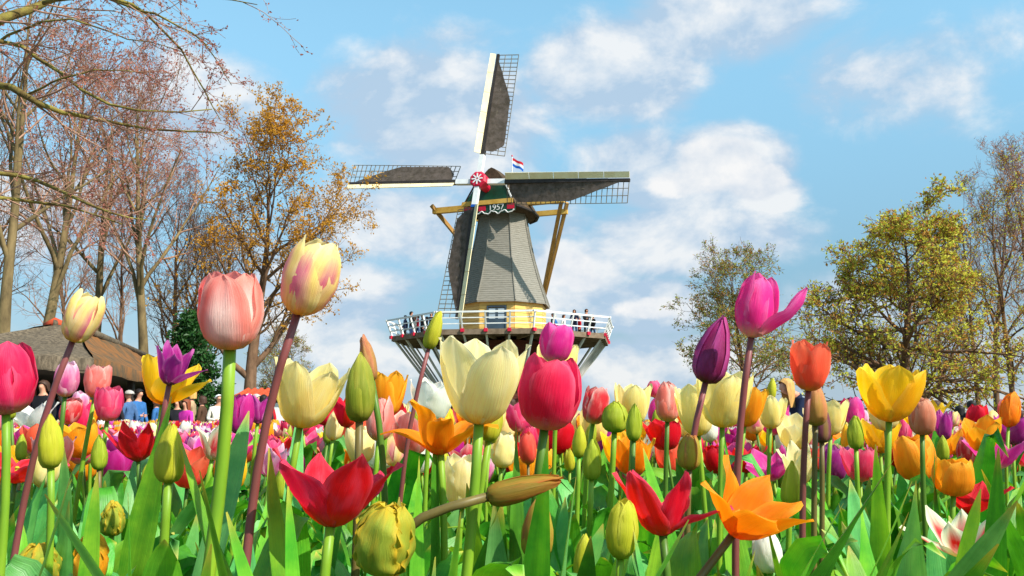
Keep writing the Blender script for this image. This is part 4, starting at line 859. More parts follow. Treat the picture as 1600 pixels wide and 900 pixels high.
def petal_mesh(typ, inner, delta, var, ruff=0.0, narrow=1.0, nu=11, nv=13, curl=0.0):
    key = (typ, inner, round(delta / 4), var, ruff, narrow, nu, curl)
    if key in PET: return PET[key]
    g = np.random.default_rng(abs(hash((typ, inner, var))) % 10 ** 6 if False else (var * 17 + inner * 5 + len(typ) * 3 + int(ruff * 50)))
    kv, kr, kh, hw, tp, ec = PROF[typ]; dl = R(round(delta / 4) * 4)
    v = np.linspace(0, 1, nv) ** .92; ph0 = g.uniform(0, 6.28)
    vf = np.linspace(0, 1, 80)
    def sm(k): 
        y = np.interp(vf, kv, k); ker = np.ones(9) / 9; yp = np.concatenate([np.full(4, 2 * y[0]) - y[4:0:-1], y, np.full(4, 2 * y[-1]) - y[-2:-6:-1]]); return np.convolve(yp, ker, 'valid')
    r_, h_ = sm(kr), sm(kh)
    if inner: r_ = r_ * .93; h_ = h_ * (1.0 + .015 * (var % 3))
    if typ in ('bud', 'slim') and inner: r_ = r_ * .985
    dr_, dh_ = np.diff(r_), np.diff(h_); vm = (vf[1:] + vf[:-1]) / 2; a = dl * smooth01(vm / .5) + curl * R(1) * smooth01((vm - .55) / .45)
    R2 = np.concatenate([[r_[0]], r_[0] + np.cumsum(dr_ * np.cos(a) + dh_ * np.sin(a))]); H2 = np.concatenate([[h_[0]], h_[0] + np.cumsum(dh_ * np.cos(a) - dr_ * np.sin(a))])
    pr, ph, rc = np.interp(v, vf, R2), np.interp(v, vf, H2), np.maximum(np.interp(v, vf, r_), .06)
    av = np.interp(v, vm, a)
    wv = hw * narrow * np.sin(np.clip(pi * (.06 + .94 * v) ** .82, 0, pi)) ** (.62) ; end = np.clip((1 - v) / .42, 0, 1); wv = np.where(v > .58, hw * narrow * np.sin(pi * (.06 + .94 * .58) ** .82) ** .62 * np.sin(end * pi / 2) ** tp, wv)
    wv = wv * (1 + .035 * np.sin(v * 13 + ph0) * v + (.10 * np.sin(v * 34 + ph0) + .07 * np.sin(v * 57 + ph0 * 2)) * (ruff > .1) * v)
    wv = np.maximum(wv, .012)
    u = np.linspace(-1, 1, nu); G = np.zeros((nv, nu, 3)); asy = g.normal(0, .05)
    for i in range(nv):
        ang = np.clip(wv[i] / rc[i], 0, R(72)); th = u * ang
        wave = ((.035 * np.sin(v[i] * 11 + ph0 + u * 3) * abs(u) ** .5 + .055 * np.sin(v[i] * 30 + ph0 + u * 3) * abs(u) ** 7 + .015 * v[i] ** 6) * min(1, v[i] * 3)) if ruff > .1 else ruff * (np.sin(v[i] * 21 + ph0 + u * 2.5) * abs(u) ** 1.4 + .5 * np.sin(v[i] * 43 + ph0 * 2 - u * 6) * abs(u)) * min(1, v[i] * 2)
        gen = .014 * np.sin(v[i] * 5 + ph0 + u * 2) + .009 * np.sin(u * 8 + ph0 * 3 + v[i] * 2) * v[i] + (.016 * np.sin(v[i] * 15 + ph0) * abs(u) ** 3 if typ not in ('bud', 'slim') else 0) + ec * (abs(u) ** 2) * v[i] ** 2 - .020 * np.exp(-(u / .16) ** 2) * (1 - v[i] * .5) * (1 if typ not in ('bud', 'slim') else -.9)
        sag = rc[i] * (1 - np.cos(th)); out = wave + gen
        G[i, :, 0] = pr[i] + (-sag + out) * cos(av[i]); G[i, :, 2] = ph[i] + (sag - out) * sin(av[i]); G[i, :, 1] = rc[i] * np.sin(th) * (1 + .0 * wave) + asy * v[i] ** 2 * .5
        G[i, :, 2] += .03 * min(ruff, .05) * 10 * np.sin(u * 7 + ph0) * (v[i] > .8) * .3
    mb = MB(); mb.grid(G[:, ::-1], uv=np.stack(np.meshgrid(np.linspace(0, 1, nu), v), -1))
    PET[key] = mb.mesh('petal', PM_['rose'], True); return PET[key]
def axis_matrix(ax, spin):
    q = Vector((0, 0, 1)).rotation_difference(Vector(ax)); return q.to_matrix().to_4x4() @ Matrix.Rotation(spin, 4, 'Z')
def bez(p0, p1, p2, p3, n):
    t = np.linspace(0, 1, n)[:, None]; return (1 - t) ** 3 * p0 + 3 * (1 - t) ** 2 * t * p1 + 3 * (1 - t) * t * t * p2 + t ** 3 * p3
def leaf_obj(parent, root, tip, width, face, mat, nl=13, nw=7, bow=.22, arch=0.0, fold=.42, lift=.55, wav=.06, g=rng, twist=0.0, wpos=.42):
    """broad pointed tulip leaf from root to tip (local coordinates); face = side the upper surface looks to"""
    root, tip = np.asarray(root, float), np.asarray(tip, float); d = tip - root; L = np.linalg.norm(d); hz = np.array([d[0], d[1], 0])
    c1 = root + np.array([0, 0, L * lift]) + hz * .08; c2 = tip - d * .30 + np.array([0, 0, L * bow]) + np.array([0, 0, L * arch]) - hz * arch * .4
    pts = bez(root, c1, c2, tip, nl); T = nrm(np.gradient(pts, axis=0)); t = np.linspace(0, 1, nl)
    f = np.asarray(face, float); X = nrm(np.cross(T, f + 0 * T)); N = np.cross(X, T)
    tw = (twist * t + g.normal(0, .12))[:, None]; X, N = X * np.cos(tw) + N * np.sin(tw), N * np.cos(tw) - X * np.sin(tw)
    w = np.where(t < wpos, .52 + .48 * np.sin(t / wpos * pi / 2), np.cos((t - wpos) / (1 - wpos) * pi / 2) ** .85) * width / 2; w = np.maximum(w, .0006)
    u = np.linspace(-1, 1, nw); p0 = g.uniform(0, 6)
    G = pts[:, None] + X[:, None] * (u[None, :, None] * w[:, None, None]) + N[:, None] * ((fold * abs(u)[None] ** 1.3 * (1.25 - t)[:, None] + wav * 6 * np.sin(t * 9 + p0)[:, None] * u[None] * abs(u)[None]) * w[:, None])[..., None]
    mb = MB(); mb.grid(G); return mb.build('leaf', mat, parent, smooth=True)
HEROES = []
def tulip(name, label, typ, scheme, fb, ax, H, ground, wf=1.0, spin=0.0, stem='stem_green', sr=.0038, deltas=(0,), inner=None, ruff=0.0, narrow=1.0, leaves=2, leaf_len=(.2, .3), leaf_w=(.028, .045), group=None, hi=True, var=0, via=None, curl=0.0, pet_alt=None, g=rng, cat='tulip', own=None):
    fb, ax, ground = np.asarray(fb, float), nrm(np.asarray(ax, float)), np.asarray(ground, float)
    t = thing(name, ground, label, cat, group); loc = fb - ground
    nu, nv = (23, 25) if ruff > .1 else (11, 13) if hi else (7, 8)
    B = Matrix.Translation(Vector(loc)) @ axis_matrix(ax, spin)
    npet = 12 if ruff > .1 else 6
    for k in range(npet):
        inn = k % 2; dl = (inner if inner is not None else deltas)[(k // 2) % len(inner if inner is not None else deltas)] if inn else deltas[(k // 2) % len(deltas)]
        if typ in ('bud', 'slim') and inn and not hi: pass
        me = petal_mesh(typ, inn, dl + g.normal(0, 2.2 if typ not in ('bud', 'slim') else .3), var + k // 2 + (k % 2) * 3, ruff, narrow, nu, nv, curl)
        o = link('petal', me, t); j = 1 + g.normal(0, .025)
        j2 = 1.0 if k < 6 else .93
        o.matrix_basis = B @ Matrix.Rotation(k * pi / 3 + (.45 if k >= 6 else 0) + g.normal(0, .06 if npet == 6 else .2), 4, 'Z') @ Matrix.Diagonal((H * wf * j * j2, H * wf * j * j2, H * j * (1.0 if k < 6 else 1.04), 1))
        sl = o.material_slots[0]; sl.link = 'OBJECT'; sl.material = PM_[pet_alt if pet_alt and inn else scheme]
    L = np.linalg.norm(loc)
    p1 = loc - ax * L * .33; p2 = np.array([0, 0, L * .4]) if via is None else np.asarray(via) - ground
    pts = bez(np.zeros(3) - [0, 0, .01], p2, p1, loc + ax * H * .012, 12 if hi else 7)
    mb = MB(); n_ = len(pts); mb.tube(pts, np.linspace(sr * 1.15, sr * .92, n_), 9 if hi else 6); mb.build('stem', M[stem], t, smooth=True)
    if typ in ('star', 'open', 'lily') and hi:
        mb = MB(); 
        c = loc
        mb.tube([c, c + ax * H * .36], [H * .05, H * .042], 7); mb.tube([c + ax * H * .36, c + ax * H * .40], [H * .07, H * .03], 7); mb.build('pistil', PM_['budyellow'], t, smooth=True)
    a0 = g.uniform(0, 6.28)
    for k in range(leaves):
        for tr_ in range(10):
            a = a0 + k * 2.5 + g.normal(0, .4) + tr_ * .6; ln = g.uniform(*leaf_len) * (1 - .04 * tr_); sp = g.uniform(.12, .55); tip = np.array([cos(a) * ln * sp, sin(a) * ln * sp, ln * math.sqrt(1 - sp * sp) * g.uniform(.85, 1.0)])
            tip[2] = min(tip[2], CAM[2] - .05 - ground[2] - g.uniform(0, .10))
            x_, y_, d_ = proj(ground + tip); x2, y2, _ = proj(ground + tip * [.75, .75, .85])
            if d_ > .3 and not hidden_by([(x_, y_), (x2, y2)], d_, own): break
        leaf_obj(t, (cos(a) * .004, sin(a) * .004, .0), tip, g.uniform(*leaf_w), (-cos(a), -sin(a), .25), M[('leaf', 'leaf_blue', 'leaf_deep')[g.integers(0, 3)]], 13 if hi else 8, 7 if hi else 5, g=g, bow=g.uniform(.05, .22), twist=g.normal(0, .6), arch=g.uniform(.1, .5) if k % 2 else 0.0)
    return t
def axis_of(tilt, toward):                     # tilt to the right in the picture, toward the camera (degrees)
    return np.array([sin(R(tilt)), -sin(R(toward)) * cos(R(tilt)), cos(R(tilt)) * cos(R(toward))])
PLANTS = []
HSPEC = []
def hero(*a, **k): HSPEC.append((a, k))
def hidden_by(points, d, own=None):
    """would leaf points (pixels, at view depth d) cover a flower that stands farther back?"""
    for i, (hx, hy, hp, hd) in enumerate(HPOS):
        if i == own or hd < d + .02: continue
        for x, y in points:
            if abs(x - hx) < hp * .38 and abs(y - hy) < hp * .46: return True
    return False
def build_hero(i, short, label, typ, scheme, cx, cy, hp, H=.062, wf=1.0, tilt=0, toward=6, spin=None, foot=None, stem='stem_green', sr=.0040, **kw):
    d = H * F / hp
    ax = axis_of(tilt, toward); c = P(cx, cy, d); fb = c - ax * H * .5
    if foot is None:
        gx, gy = fb[0] - ax[0] * .10 + rng.normal(0, .01), fb[1] + .01
    else:
        q = P(foot[0], foot[1], d); k = (fb[2] - BED_Z) / max(.02, fb[2] - q[2]); k = min(k, 2.6); gx = fb[0] + (q[0] - fb[0]) * k * (.85 if k > 1.6 else 1); gy = fb[1] + .01
    ground = np.array([gx, gy, BED_Z])
    sp = R(spin) if spin is not None else rng.uniform(0, 2)
    kw.setdefault('leaves', 4); kw.setdefault('leaf_len', (.28, .42)); kw.setdefault('leaf_w', (.040, .064))
    if foot is not None and 'via' not in kw: kw['via'] = ground + (fb - ground) * .45
    isb = typ in ('bud', 'slim')
    t = tulip('tulip_bud' if isb else 'tulip', label, typ, scheme, fb, ax, H, ground, wf, sp, stem, sr, var=i % 5, cat='tulip bud' if isb else 'tulip', hi=hp > 34, own=i, **kw)
    HEROES.append((short, *proj(c)[:2])); PLANTS.append((t, ground, d)); return t
D3 = (0, 0, 0)
H_ = hero
# --- the tall and large flowers
H_('the rose tulip at the left edge', 'large rose red tulip cut by the left edge of the field', 'cup', 'rose', 8, 594, 108, .07, 1.06, -4, 4, 10, (5, 760), sr=.0045)
H_('the stripy tulip above the hut', 'cream and pink striped tulip on a leaning brown stem before the thatched roof', 'egg', 'creampink', 129, 497, 80, .062, 1.05, 24, 10, 30, (62, 680), 'stem_brown', deltas=(2, 4, 2))
H_('the pink-white tulip by the brown stem', 'rounded pink and white tulip just right of a brown stem', 'cup', 'pinkwhite', 104, 593, 54, .058, .92, 6, 8, 0, (95, 680), 'stem_dark')
H_('the small salmon tulip under the hut', 'small salmon pink tulip under the eave of the hut', 'cup', 'salmon', 153, 597, 50, .057, .96, 10, 5, 35, (128, 690), 'stem_green', deltas=(3, 8, 4))
H_('the deep pink tulip', 'deep pink tulip just right of the small salmon one', 'cup', 'roselight', 171, 632, 52, .058, .98, 8, 8, 70, (163, 720), deltas=(0, 10, 0))
H_('the low pink-white tulip', 'pink tulip with white rims below the pink and white one', 'cup', 'redtip', 110, 643, 40, .056, 1.08, 15, 8, 20, deltas=(4, 8, 4))
H_('the pink tip behind it', 'pale pink tulip peeping out behind the pink one with white rims', 'cup', 'pinkwhite', 126, 628, 30, .055, 1.1, 10, 8, 70)
H_('the yellow tulip behind the purple', 'yellow tulip spreading open behind the purple lily-shaped tulip', 'open', 'yellow', 258, 594, 76, .080, .92, 6, 5, 0, (235, 700), deltas=(46, 2, 0), inner=(30, -2, 34))
H_('the purple lily tulip', 'purple lily-shaped tulip with one petal flung out to the right', 'lily', 'purple', 270, 571, 62, .056, 1.05, 12, 12, 345, (224, 720), 'stem_brown', deltas=(46, 0, -2), inner=(6, -2, 14))
H_('the big salmon tulip', 'big salmon pink tulip with painted petal highlights on a thick green stem', 'cup', 'bigpink', 361, 487, 120, .070, 1.06, 3, 12, 30, (316, 780), 'stem_green', .0062, deltas=(0, 2, 2))
H_('the tallest striped tulip', 'tallest tulip, cream with pink flames, on a long brown stem', 'egg', 'creampink', 484, 435, 120, .072, 1.08, 20, 10, 20, (421, 850), 'stem_brown', .0042, deltas=(4, 8, 6), inner=(4, 9, 6))
H_('the wide pale yellow tulip', 'wide pale yellow tulip right beside the long brown stem', 'open', 'pale', 478, 616, 106, .075, .90, 10, 4, 15, deltas=(4, 14, 2), inner=(2, 12, 6), leaves=2)
H_('the green twin bud', 'long closed green bud with seams on a brown stem', 'bud', 'budolive', 562, 607, 104, .073, .98, 0, 4, 0, (557, 720), 'stem_olive', .0048)
H_('the russet bud behind the green one', 'slim russet tipped bud right behind the long green bud', 'slim', 'budpeach', 574, 560, 72, .054, 1.1, -12, 4, 20, (586, 700), 'stem_dark')
H_('the biggest cream tulip', 'biggest cream tulip with spreading petals in front of the mill', 'open', 'cream', 752, 596, 134, .078, .90, 3, 3, 48, (706, 790), 'stem_green', .0050, deltas=(2, 6, 14), inner=(0, 8, 12))
H_('the big rose tulip', 'big rose red tulip just right of the biggest cream tulip', 'cup', 'rose', 858, 616, 112, .072, 1.12, 8, 6, 25, (828, 740), 'stem_dark', .0050, deltas=(2, 4, 2))
H_('the magenta tulip by the stage', 'magenta tulip rising behind the big rose one, against the mill stage', 'cup', 'magenta', 869, 537, 60, .060, 1.1, 10, 6, 50, (850, 660), deltas=(2, 6, 4))
H_('the pale tulip behind the rose', 'pale yellow petals showing behind the big rose tulip', 'open', 'pale', 872, 568, 60, .068, 1.1, 3, 4, 30, leaves=1)
H_('the thin green bud before the mill', 'slender green bud on a thin stem in front of the mill struts', 'slim', 'budyellow', 678, 516, 60, .050, 1.25, 16, 4, 10, (640, 640), 'stem_brown', .0030)
H_('the big red star tulip', 'biggest red tulip with wide pointed petals, low in the front', 'star', 'redlily', 524, 758, 128, .078, .98, 4, -8, 60, (508, 900), 'stem_green', .0052, deltas=(26, 14, 24), inner=(20, 30, 24), pet_alt='redlily')
H_('the orange lily tulip', 'orange tulip with curled back petals left of the big cream one', 'lily', 'orange', 686, 664, 92, .066, 1.05, -4, 2, 100, None, 'stem_green', .0042, deltas=(52, -4, 50), inner=(48, 30, 44), curl=40)
H_('the white tulip', 'white tulip with ruffled petals behind the orange one', 'open', 'white', 676, 628, 66, .066, 1.0, 6, 4, 70, ruff=.03, deltas=(-4, 4, 2))
H_('the amber tulip behind the bud', 'amber yellow tulip just right of the long green bud', 'open', 'amber', 607, 617, 66, .066, .82, 4, 4, 10)
H_('the peach tulip behind the bud', 'peach pink tulip behind the stem of the long green bud', 'egg', 'salmon', 594, 656, 66, .062, 1.02, 4, 4, 50)
H_('the yellow green bud', 'closed yellow green bud at the foot of the biggest cream tulip', 'bud', 'budyellow', 770, 652, 76, .055, 1.0, 10, 4, 15, (735, 800), 'stem_green', .0042)
H_('the green parrot tulip', 'ruffled green and yellow parrot tulip low in the front centre', 'ball', 'parrot', 602, 846, 104, .055, .98, 8, 10, 20, deltas=(0, 10, 4), inner=(-4, 2, 8), ruff=.12, narrow=.8, stem='stem_green', sr=.0050)
H_('the drooping brown bud', 'brown orange bud lying almost level on a curved stem', 'slim', 'budbrown', 818, 762, 118, .066, 1.0, 76, -4, 10, None, 'stem_olive', .0045, leaves=2, via=P(700, 850, .80) + np.array([0, 0, .02]))
H_('the green and pink bud', 'fat green bud with pink seams at the bottom right of the drooping one', 'bud', 'budred', 840, 824, 98, .060, 1.18, 4, 4, 40, None, 'stem_dark', .0048)
H_('the red star by the orange parrot', 'red pointed tulip left of the drooping orange one', 'star', 'redlily', 1030, 780, 112, .074, .85, -4, -6, 115, None, 'stem_dark', .0048, deltas=(8, 16, 62), inner=(10, 22, 44), narrow=.85)
H_('the low yellow buds', 'pair of yellow green petals still half closed left of the red star', 'egg', 'budyellow', 972, 828, 90, .056, .92, 4, 3, 10, None, 'stem_green', deltas=(3, 0, 5))
H_('the bottom centre bud', 'pale green pointed bud cut by the bottom edge', 'bud', 'budyellow', 912, 874, 72, .056, .95, 3, 4, 60, None)
H_('the orange parrot tulip', 'glossy orange tulip nodding to the right on a bent stem', 'star', 'orange', 1176, 792, 112, .074, .92, 34, 14, 80, None, 'stem_olive', .0046, deltas=(6, 48, 10), inner=(16, 36, 8), curl=18, via=P(1040, 890, .78))
H_('the white bud', 'white closed bud under the nodding orange tulip', 'egg', 'white', 1198, 862, 66, .048, 1.2, -8, 4, 20, None, 'stem_green')
H_('the dark pink bud', 'dark purple pink bud left of the tall magenta tulip', 'bud', 'darkpink', 1116, 547, 106, .085, 1.12, 16, 4, 10, (1073, 780), 'stem_brown', .0042)
H_('the tall magenta tulip', 'tall magenta tulip with one petal reaching out to the right', 'egg', 'magenta', 1182, 478, 100, .075, 1.02, 10, 6, 346, (1150, 730), 'stem_brown', .0042, deltas=(38, 2, 0), inner=(12, 0, 2))
H_('the coral tulip', 'coral red tulip on a pinkish stem above the blonde woman', 'open', 'coral', 1266, 573, 76, .064, .86, 5, 8, 40, (1248, 760), 'stem_brown', .0042, deltas=(-6, 0, -4), inner=(-6, 2, -8))
H_('the tall yellow tulip', 'tall wide yellow tulip in front of the broad olive tree', 'open', 'yellow', 1391, 615, 88, .072, 1.02, 4, 5, 70, (1376, 740), 'stem_green', .0044, deltas=(-2, 6, 2), inner=(-2, 4, 0))
H_('the brownish peach tulip', 'closed brownish peach tulip just right of the tall yellow one', 'cup', 'peach', 1441, 652, 56, .058, .98, 1, 6, 30, (1440, 820), 'stem_dark', .0042, deltas=(-2, 0, -2))
H_('the golden tulip', 'golden yellow tulip low on the right beside a red one', 'cup', 'amber', 1491, 746, 58, .052, 1.3, 4, 6, 20, (1470, 850), 'stem_green', deltas=(4, 8, 6))
H_('the red tulip by the golden one', 'red lily-shaped tulip touching the golden yellow one', 'star', 'red', 1518, 772, 62, .058, 1.0, 10, 4, 100, None, 'stem_dark', deltas=(20, 44, 16))
H_('the striped open tulip', 'cream tulip with red stripes, wide open near the bottom right', 'star', 'redwhite', 1500, 830, 80, .062, 1.0, -4, 2, 50, None, 'stem_green', deltas=(22, 40, 30), inner=(14, 26, 20), narrow=.8)
H_('the reddish green bud', 'round green bud with pink seams below the dark pink bud', 'cup', 'budred', 1078, 707, 54, .042, .98, 3, 5, 0, (1068, 800), 'stem_olive', deltas=(-8, -6, -8), inner=(-10, -8, -10))
H_('the peach bud', 'tall closed peach bud under the coral tulip', 'bud', 'budpeach', 1275, 632, 66, .058, 1.22, 3, 4, 20, (1262, 770), 'stem_olive')
H_('the purple bud', 'closed purple brown bud below the peach bud', 'bud', 'budpurple', 1284, 663, 58, .056, 1.05, 1, 4, 40, (1272, 790), 'stem_olive')
H_('the pale yellow pair', 'large pale yellow tulip behind the two tall stems', 'open', 'pale', 1130, 624, 88, .076, .95, 3, 4, 35, deltas=(-4, 2, 0))
H_('its left neighbour', 'pale yellow tulip partly behind the dark stem of the purple bud', 'open', 'pale', 1088, 642, 78, .075, .80, -4, 4, 0, deltas=(-2, 2, 0))
H_('the yellow tulip behind the pair', 'warm yellow tulip showing right of the pale yellow pair', 'open', 'amber', 1168, 636, 62, .070, .8, 10, 4, 20)
H_('the small pale tulip by the woman', 'small pale yellow tulip just below the blonde woman', 'open', 'pale', 1205, 645, 50, .062, .85, 4, 5, 15, (1196, 720))
H_('the slim yellow bud by the woman', 'slim yellow bud left of the blonde woman', 'slim', 'budyellow', 1206, 608, 34, .048, 1.4, 8, 4, 10, (1203, 660))
H_('the soft pink tulip', 'soft pink rounded tulip right of the round green bud', 'egg', 'salmon', 1044, 629, 60, .062, 1.08, 3, 4, 25, (1036, 700), 'stem_dark')
H_('the pink tulip behind', 'small pink tulip behind the soft pink rounded one', 'cup', 'roselight', 1022, 608, 26, .056, 1.2, -4, 4, 5)
H_('the red ruffled tulip', 'red tulip with a white rim left of the round green bud', 'cup', 'redtip', 931, 634, 58, .062, .94, 10, 4, 50, ruff=.03)
H_('the round green bud', 'round glossy green bud on a thick stem', 'ball', 'bud', 961, 652, 48, .050, .98, 3, 4, 10, (940, 790), 'stem_green', .0050, deltas=(-2, 0, -2))
H_('the pale tulip behind the green bud', 'pale yellow tulip behind the round green bud', 'open', 'pale', 990, 632, 62, .068, .9, 3, 4, 25)
H_('the pointed green bud', 'pointed green bud just right of the round one', 'bud', 'bud', 991, 661, 56, .052, .98, 3, 4, 20, (989, 740), 'stem_dark')
H_('the upper small bud', 'small yellow green bud under the big rose tulip on its right', 'bud', 'budyellow', 905, 690, 50, .050, 1.0, 2, 4, 30, (896, 800))
H_('the lower small bud', 'plump green bud right below the small yellow green one', 'bud', 'bud', 925, 719, 62, .054, 1.0, 2, 4, 60, (912, 840))
H_('the left green bud', 'upright yellow green bud at the left beside the brown stem', 'bud', 'budyellow', 79, 691, 82, .058, .98, -3, 4, 15, (82, 850), 'stem_green', .0042)
H_('the fat green bud', 'fat green bud left of the thick stem of the salmon tulip', 'bud', 'budyellow', 266, 708, 92, .060, 1.08, 2, 4, 20, (256, 890), 'stem_green', .0052)
H_('the small bluish bud', 'small bluish green bud between leaves on the left', 'bud', 'bud', 155, 708, 52, .052, 1.0, -2, 4, 35, (155, 790), 'stem_olive')
H_('the tiny bud by the deep pink tulip', 'tiny yellow green bud below the deep pink tulip', 'bud', 'budyellow', 143, 666, 34, .048, 1.05, 0, 4, 5)
H_('the red petals at the left', 'red tulip with long flaring petals at the left edge', 'star', 'redlily', 28, 722, 66, .068, 1.0, 6, 4, 30, None, 'stem_dark', deltas=(50, 30, 40))
H_('the red tulip behind the dark leaf', 'red tulip half hidden by the dark leaf under the purple one', 'star', 'red', 215, 690, 62, .066, .9, -4, 4, 80, None, 'stem_dark', deltas=(6, 20, 10), narrow=.8)
H_('the magenta pointed tulip', 'magenta pointed tulip between the thick green stem and the brown stem', 'egg', 'violet', 378, 648, 62, .060, 1.02, 4, 4, 30, (372, 740), deltas=(2, 6, 2))
H_('the violet pair', 'violet tulip right beside the magenta pointed one', 'lily', 'purple', 405, 640, 44, .056, 1.0, 6, 4, 5)
H_('the pale tulip left of the red star', 'cream tulip above the right petals of the red star', 'egg', 'cream', 523, 665, 46, .060, 1.0, 8, 4, 0)
H_('the orange mid tulip', 'orange cup tulip right below the round green bud', 'open', 'orange', 985, 714, 54, .064, .98, 2, 4, 40, deltas=(0, 6, 2))
H_('the amber small tulip', 'small orange tulip behind the round green bud on its left', 'open', 'amber', 918, 671, 40, .060, .9, 4, 4, 60)
H_('the cream tulip behind the stem', 'large cream tulip low behind the stem of the biggest cream one', 'cup', 'cream', 726, 754, 80, .070, 1.0, 6, 6, 20, ruff=.03, deltas=(4, 10, 6))
H_('the cream tulip under the bud', 'ruffled cream tulip under the yellow green bud', 'cup', 'cream', 786, 704, 54, .062, .95, 6, 6, 45, ruff=.03)
H_('the pink tulip at the right edge', 'pink and cream rounded tulip close to the right edge', 'cup', 'redtip', 1575, 643, 36, .058, 1.08, 1, 5, 25, (1568, 700), 'stem_dark')
H_('the tilted pink and yellow tulip', 'pink and yellow tulip tilted left of the rounded pink one', 'egg', 'creampink', 1550, 657, 30, .056, 1.1, 18, 5, 50)
H_('the purple tulip on the right', 'deep purple pointed tulip right of the brownish peach one', 'lily', 'purple', 1475, 664, 46, .060, .85, 1, 4, 20)
H_('the small pink and cream tulip', 'small pink and cream tulip in front of the men in black', 'egg', 'creampink', 1490, 655, 24, .054, 1.15, 10, 4, 10)
H_('the cream tulip on the right', 'cream white tulip left of a small green bud on the right', 'egg', 'cream', 1526, 684, 46, .064, 1.0, 3, 5, 10)
H_('the green bud on the right', 'closed green bud under the purple tulip on the right', 'bud', 'bud', 1473, 701, 38, .048, 1.08, 0, 4, 10, (1472, 770))
H_('the green bud under the pink pair', 'green bud below the pink tulip in front of the man in grey', 'bud', 'bud', 1337, 677, 50, .052, 1.05, 0, 4, 30, (1338, 770))
H_('the pink tulip by the man in grey', 'pink tulip in front of the man in grey', 'cup', 'pinkwhite', 1346, 654, 28, .056, 1.1, 4, 5, 15)
H_('the pale lily on the right', 'pale yellow open tulip right of the purple bud stem', 'open', 'pale', 1308, 716, 48, .064, 1.05, 6, 6, 65)
H_('the yellow bud in leaves', 'long yellow green bud wrapped by a leaf right of the orange parrot', 'bud', 'budyellow', 1236, 756, 68, .058, .98, 4, 4, 50, None)
H_('the cream tulip left of the pale one', 'pale yellow tulip right behind the peach bud', 'open', 'pale', 1300, 652, 56, .066, .8, 6, 4, 5)
H_('the red tulip behind the brown stem', 'red tulip behind the foot of the tall magenta stem', 'star', 'red', 1166, 716, 46, .064, .95, 2, 4, 45, deltas=(10, 16, 12))
H_('the rose tulip under the woman', 'rose pink tulip right under the blonde woman', 'cup', 'rose', 1235, 670, 34, .058, 1.15, 0, 4, 20)
H_('the thin bud at lower right', 'thin green bud leaning right among the leaves at lower right', 'slim', 'budolive', 1416, 853, 52, .054, 1.2, 28, 4, 20, None)
H_('the orange parrot bud at left', 'bumpy orange parrot tulip at the bottom left', 'ball', 'parrotorange', 143, 876, 78, .050, .72, 8, 8, 20, None, ruff=.12, narrow=.8, deltas=(0, 9, 4), inner=(-4, 2, 6))
H_('the green parrot bud at left', 'bumpy green parrot tulip cut by the bottom left edge', 'ball', 'parrot', 62, 884, 62, .044, 1.1, 0, 8, 40, None, ruff=.12, narrow=.8, deltas=(0, 9, 4), inner=(-4, 2, 6))
H_('the pale parrot bud behind', 'pale green parrot tulip behind a broad leaf on the left', 'ball', 'parrot', 176, 812, 50, .042, .85, 4, 8, 10, None, ruff=.14, narrow=.66, deltas=(0, 9, 4), inner=(-4, 2, 6))
H_('the tiny bud above the parrot', 'small green bud above the leaf tip left of the orange parrot', 'bud', 'budyellow', 1243, 796, 40, .048, 1.05, 3, 4, 10, None)
H_('the magenta tulip before the crowd', 'small magenta tulip behind the fat green bud', 'egg', 'violet', 307, 690, 24, .052, 1.1, 0, 4, 0)
H_('the striped tulip by the thick stem', 'white tulip with a red stripe right beside the thick green stem', 'lily', 'redwhite', 338, 690, 60, .064, .8, 12, 4, 40, deltas=(6, 30, 4), narrow=1.1)

HPOS = [(a[4], a[5], a[6], (a[7] if len(a) > 7 else .062) * F / a[6]) for a, k in HSPEC]
for i, (a, k) in enumerate(HSPEC): build_hero(i, *a, **k)

# --- prominent single leaves: tip, foot (pixels), depth, width in pixels
LEAVES = [(112, 738, -70, 815, .62, 54), (70, 772, 210, 880, .66, 60), (200, 770, 226, 920, .62, 42), (226, 660, 176, 800, .95, 40), (268, 620, 246, 720, .85, 46), (389, 642, 352, 830, .82, 58), (354, 800, 440, 930, .62, 52), (312, 735, 290, 910, .60, 58),
          (283, 688, 400, 820, .9, 52), (471, 616, 436, 720, .90, 34), (594, 652, 634, 820, .76, 44), (679, 684, 668, 850, .74, 56), (655, 712, 640, 850, .80, 40), (762, 694, 676, 880, .78, 44), (857, 680, 850, 830, .80, 56), (806, 658, 818, 760, .9, 40), (932, 812, 955, 920, .58, 54),
          (772, 782, 792, 930, .62, 66), (1076, 812, 980, 930, .62, 52), (1121, 630, 1140, 790, .95, 28), (1258, 642, 1242, 850, .80, 48), (1246, 702, 1190, 790, .84, 52), (1300, 668, 1330, 810, .84, 32), (1397, 717, 1250, 930, .64, 84), (1425, 752, 1368, 930, .68, 46),
          (1590, 782, 1520, 900, .80, 56), (1368, 694, 1378, 800, 1.1, 40), (1459, 686, 1448, 800, 1.0, 36), (1318, 786, 1225, 900, .72, 48), (6, 698, 16, 880, .66, 34), (152, 738, 130, 880, .85, 44), (545, 720, 520, 880, .95, 40), (1005, 700, 1030, 830, .95, 40),
          (900, 745, 880, 900, .8, 48), (1130, 720, 1140, 900, .85, 44), (1560, 700, 1540, 860, .95, 44), (420, 700, 470, 860, .85, 48), (100, 700, 60, 860, .9, 40), (720, 800, 760, 930, .62, 58), (1420, 800, 1460, 930, .66, 46), (450, 760, 420, 920, .7, 52), (990, 830, 1040, 940, .6, 54), (1180, 860, 1120, 960, .56, 60), (1560, 850, 1600, 960, .6, 60), (330, 850, 260, 960, .55, 60), (680, 870, 720, 980, .55, 56)]
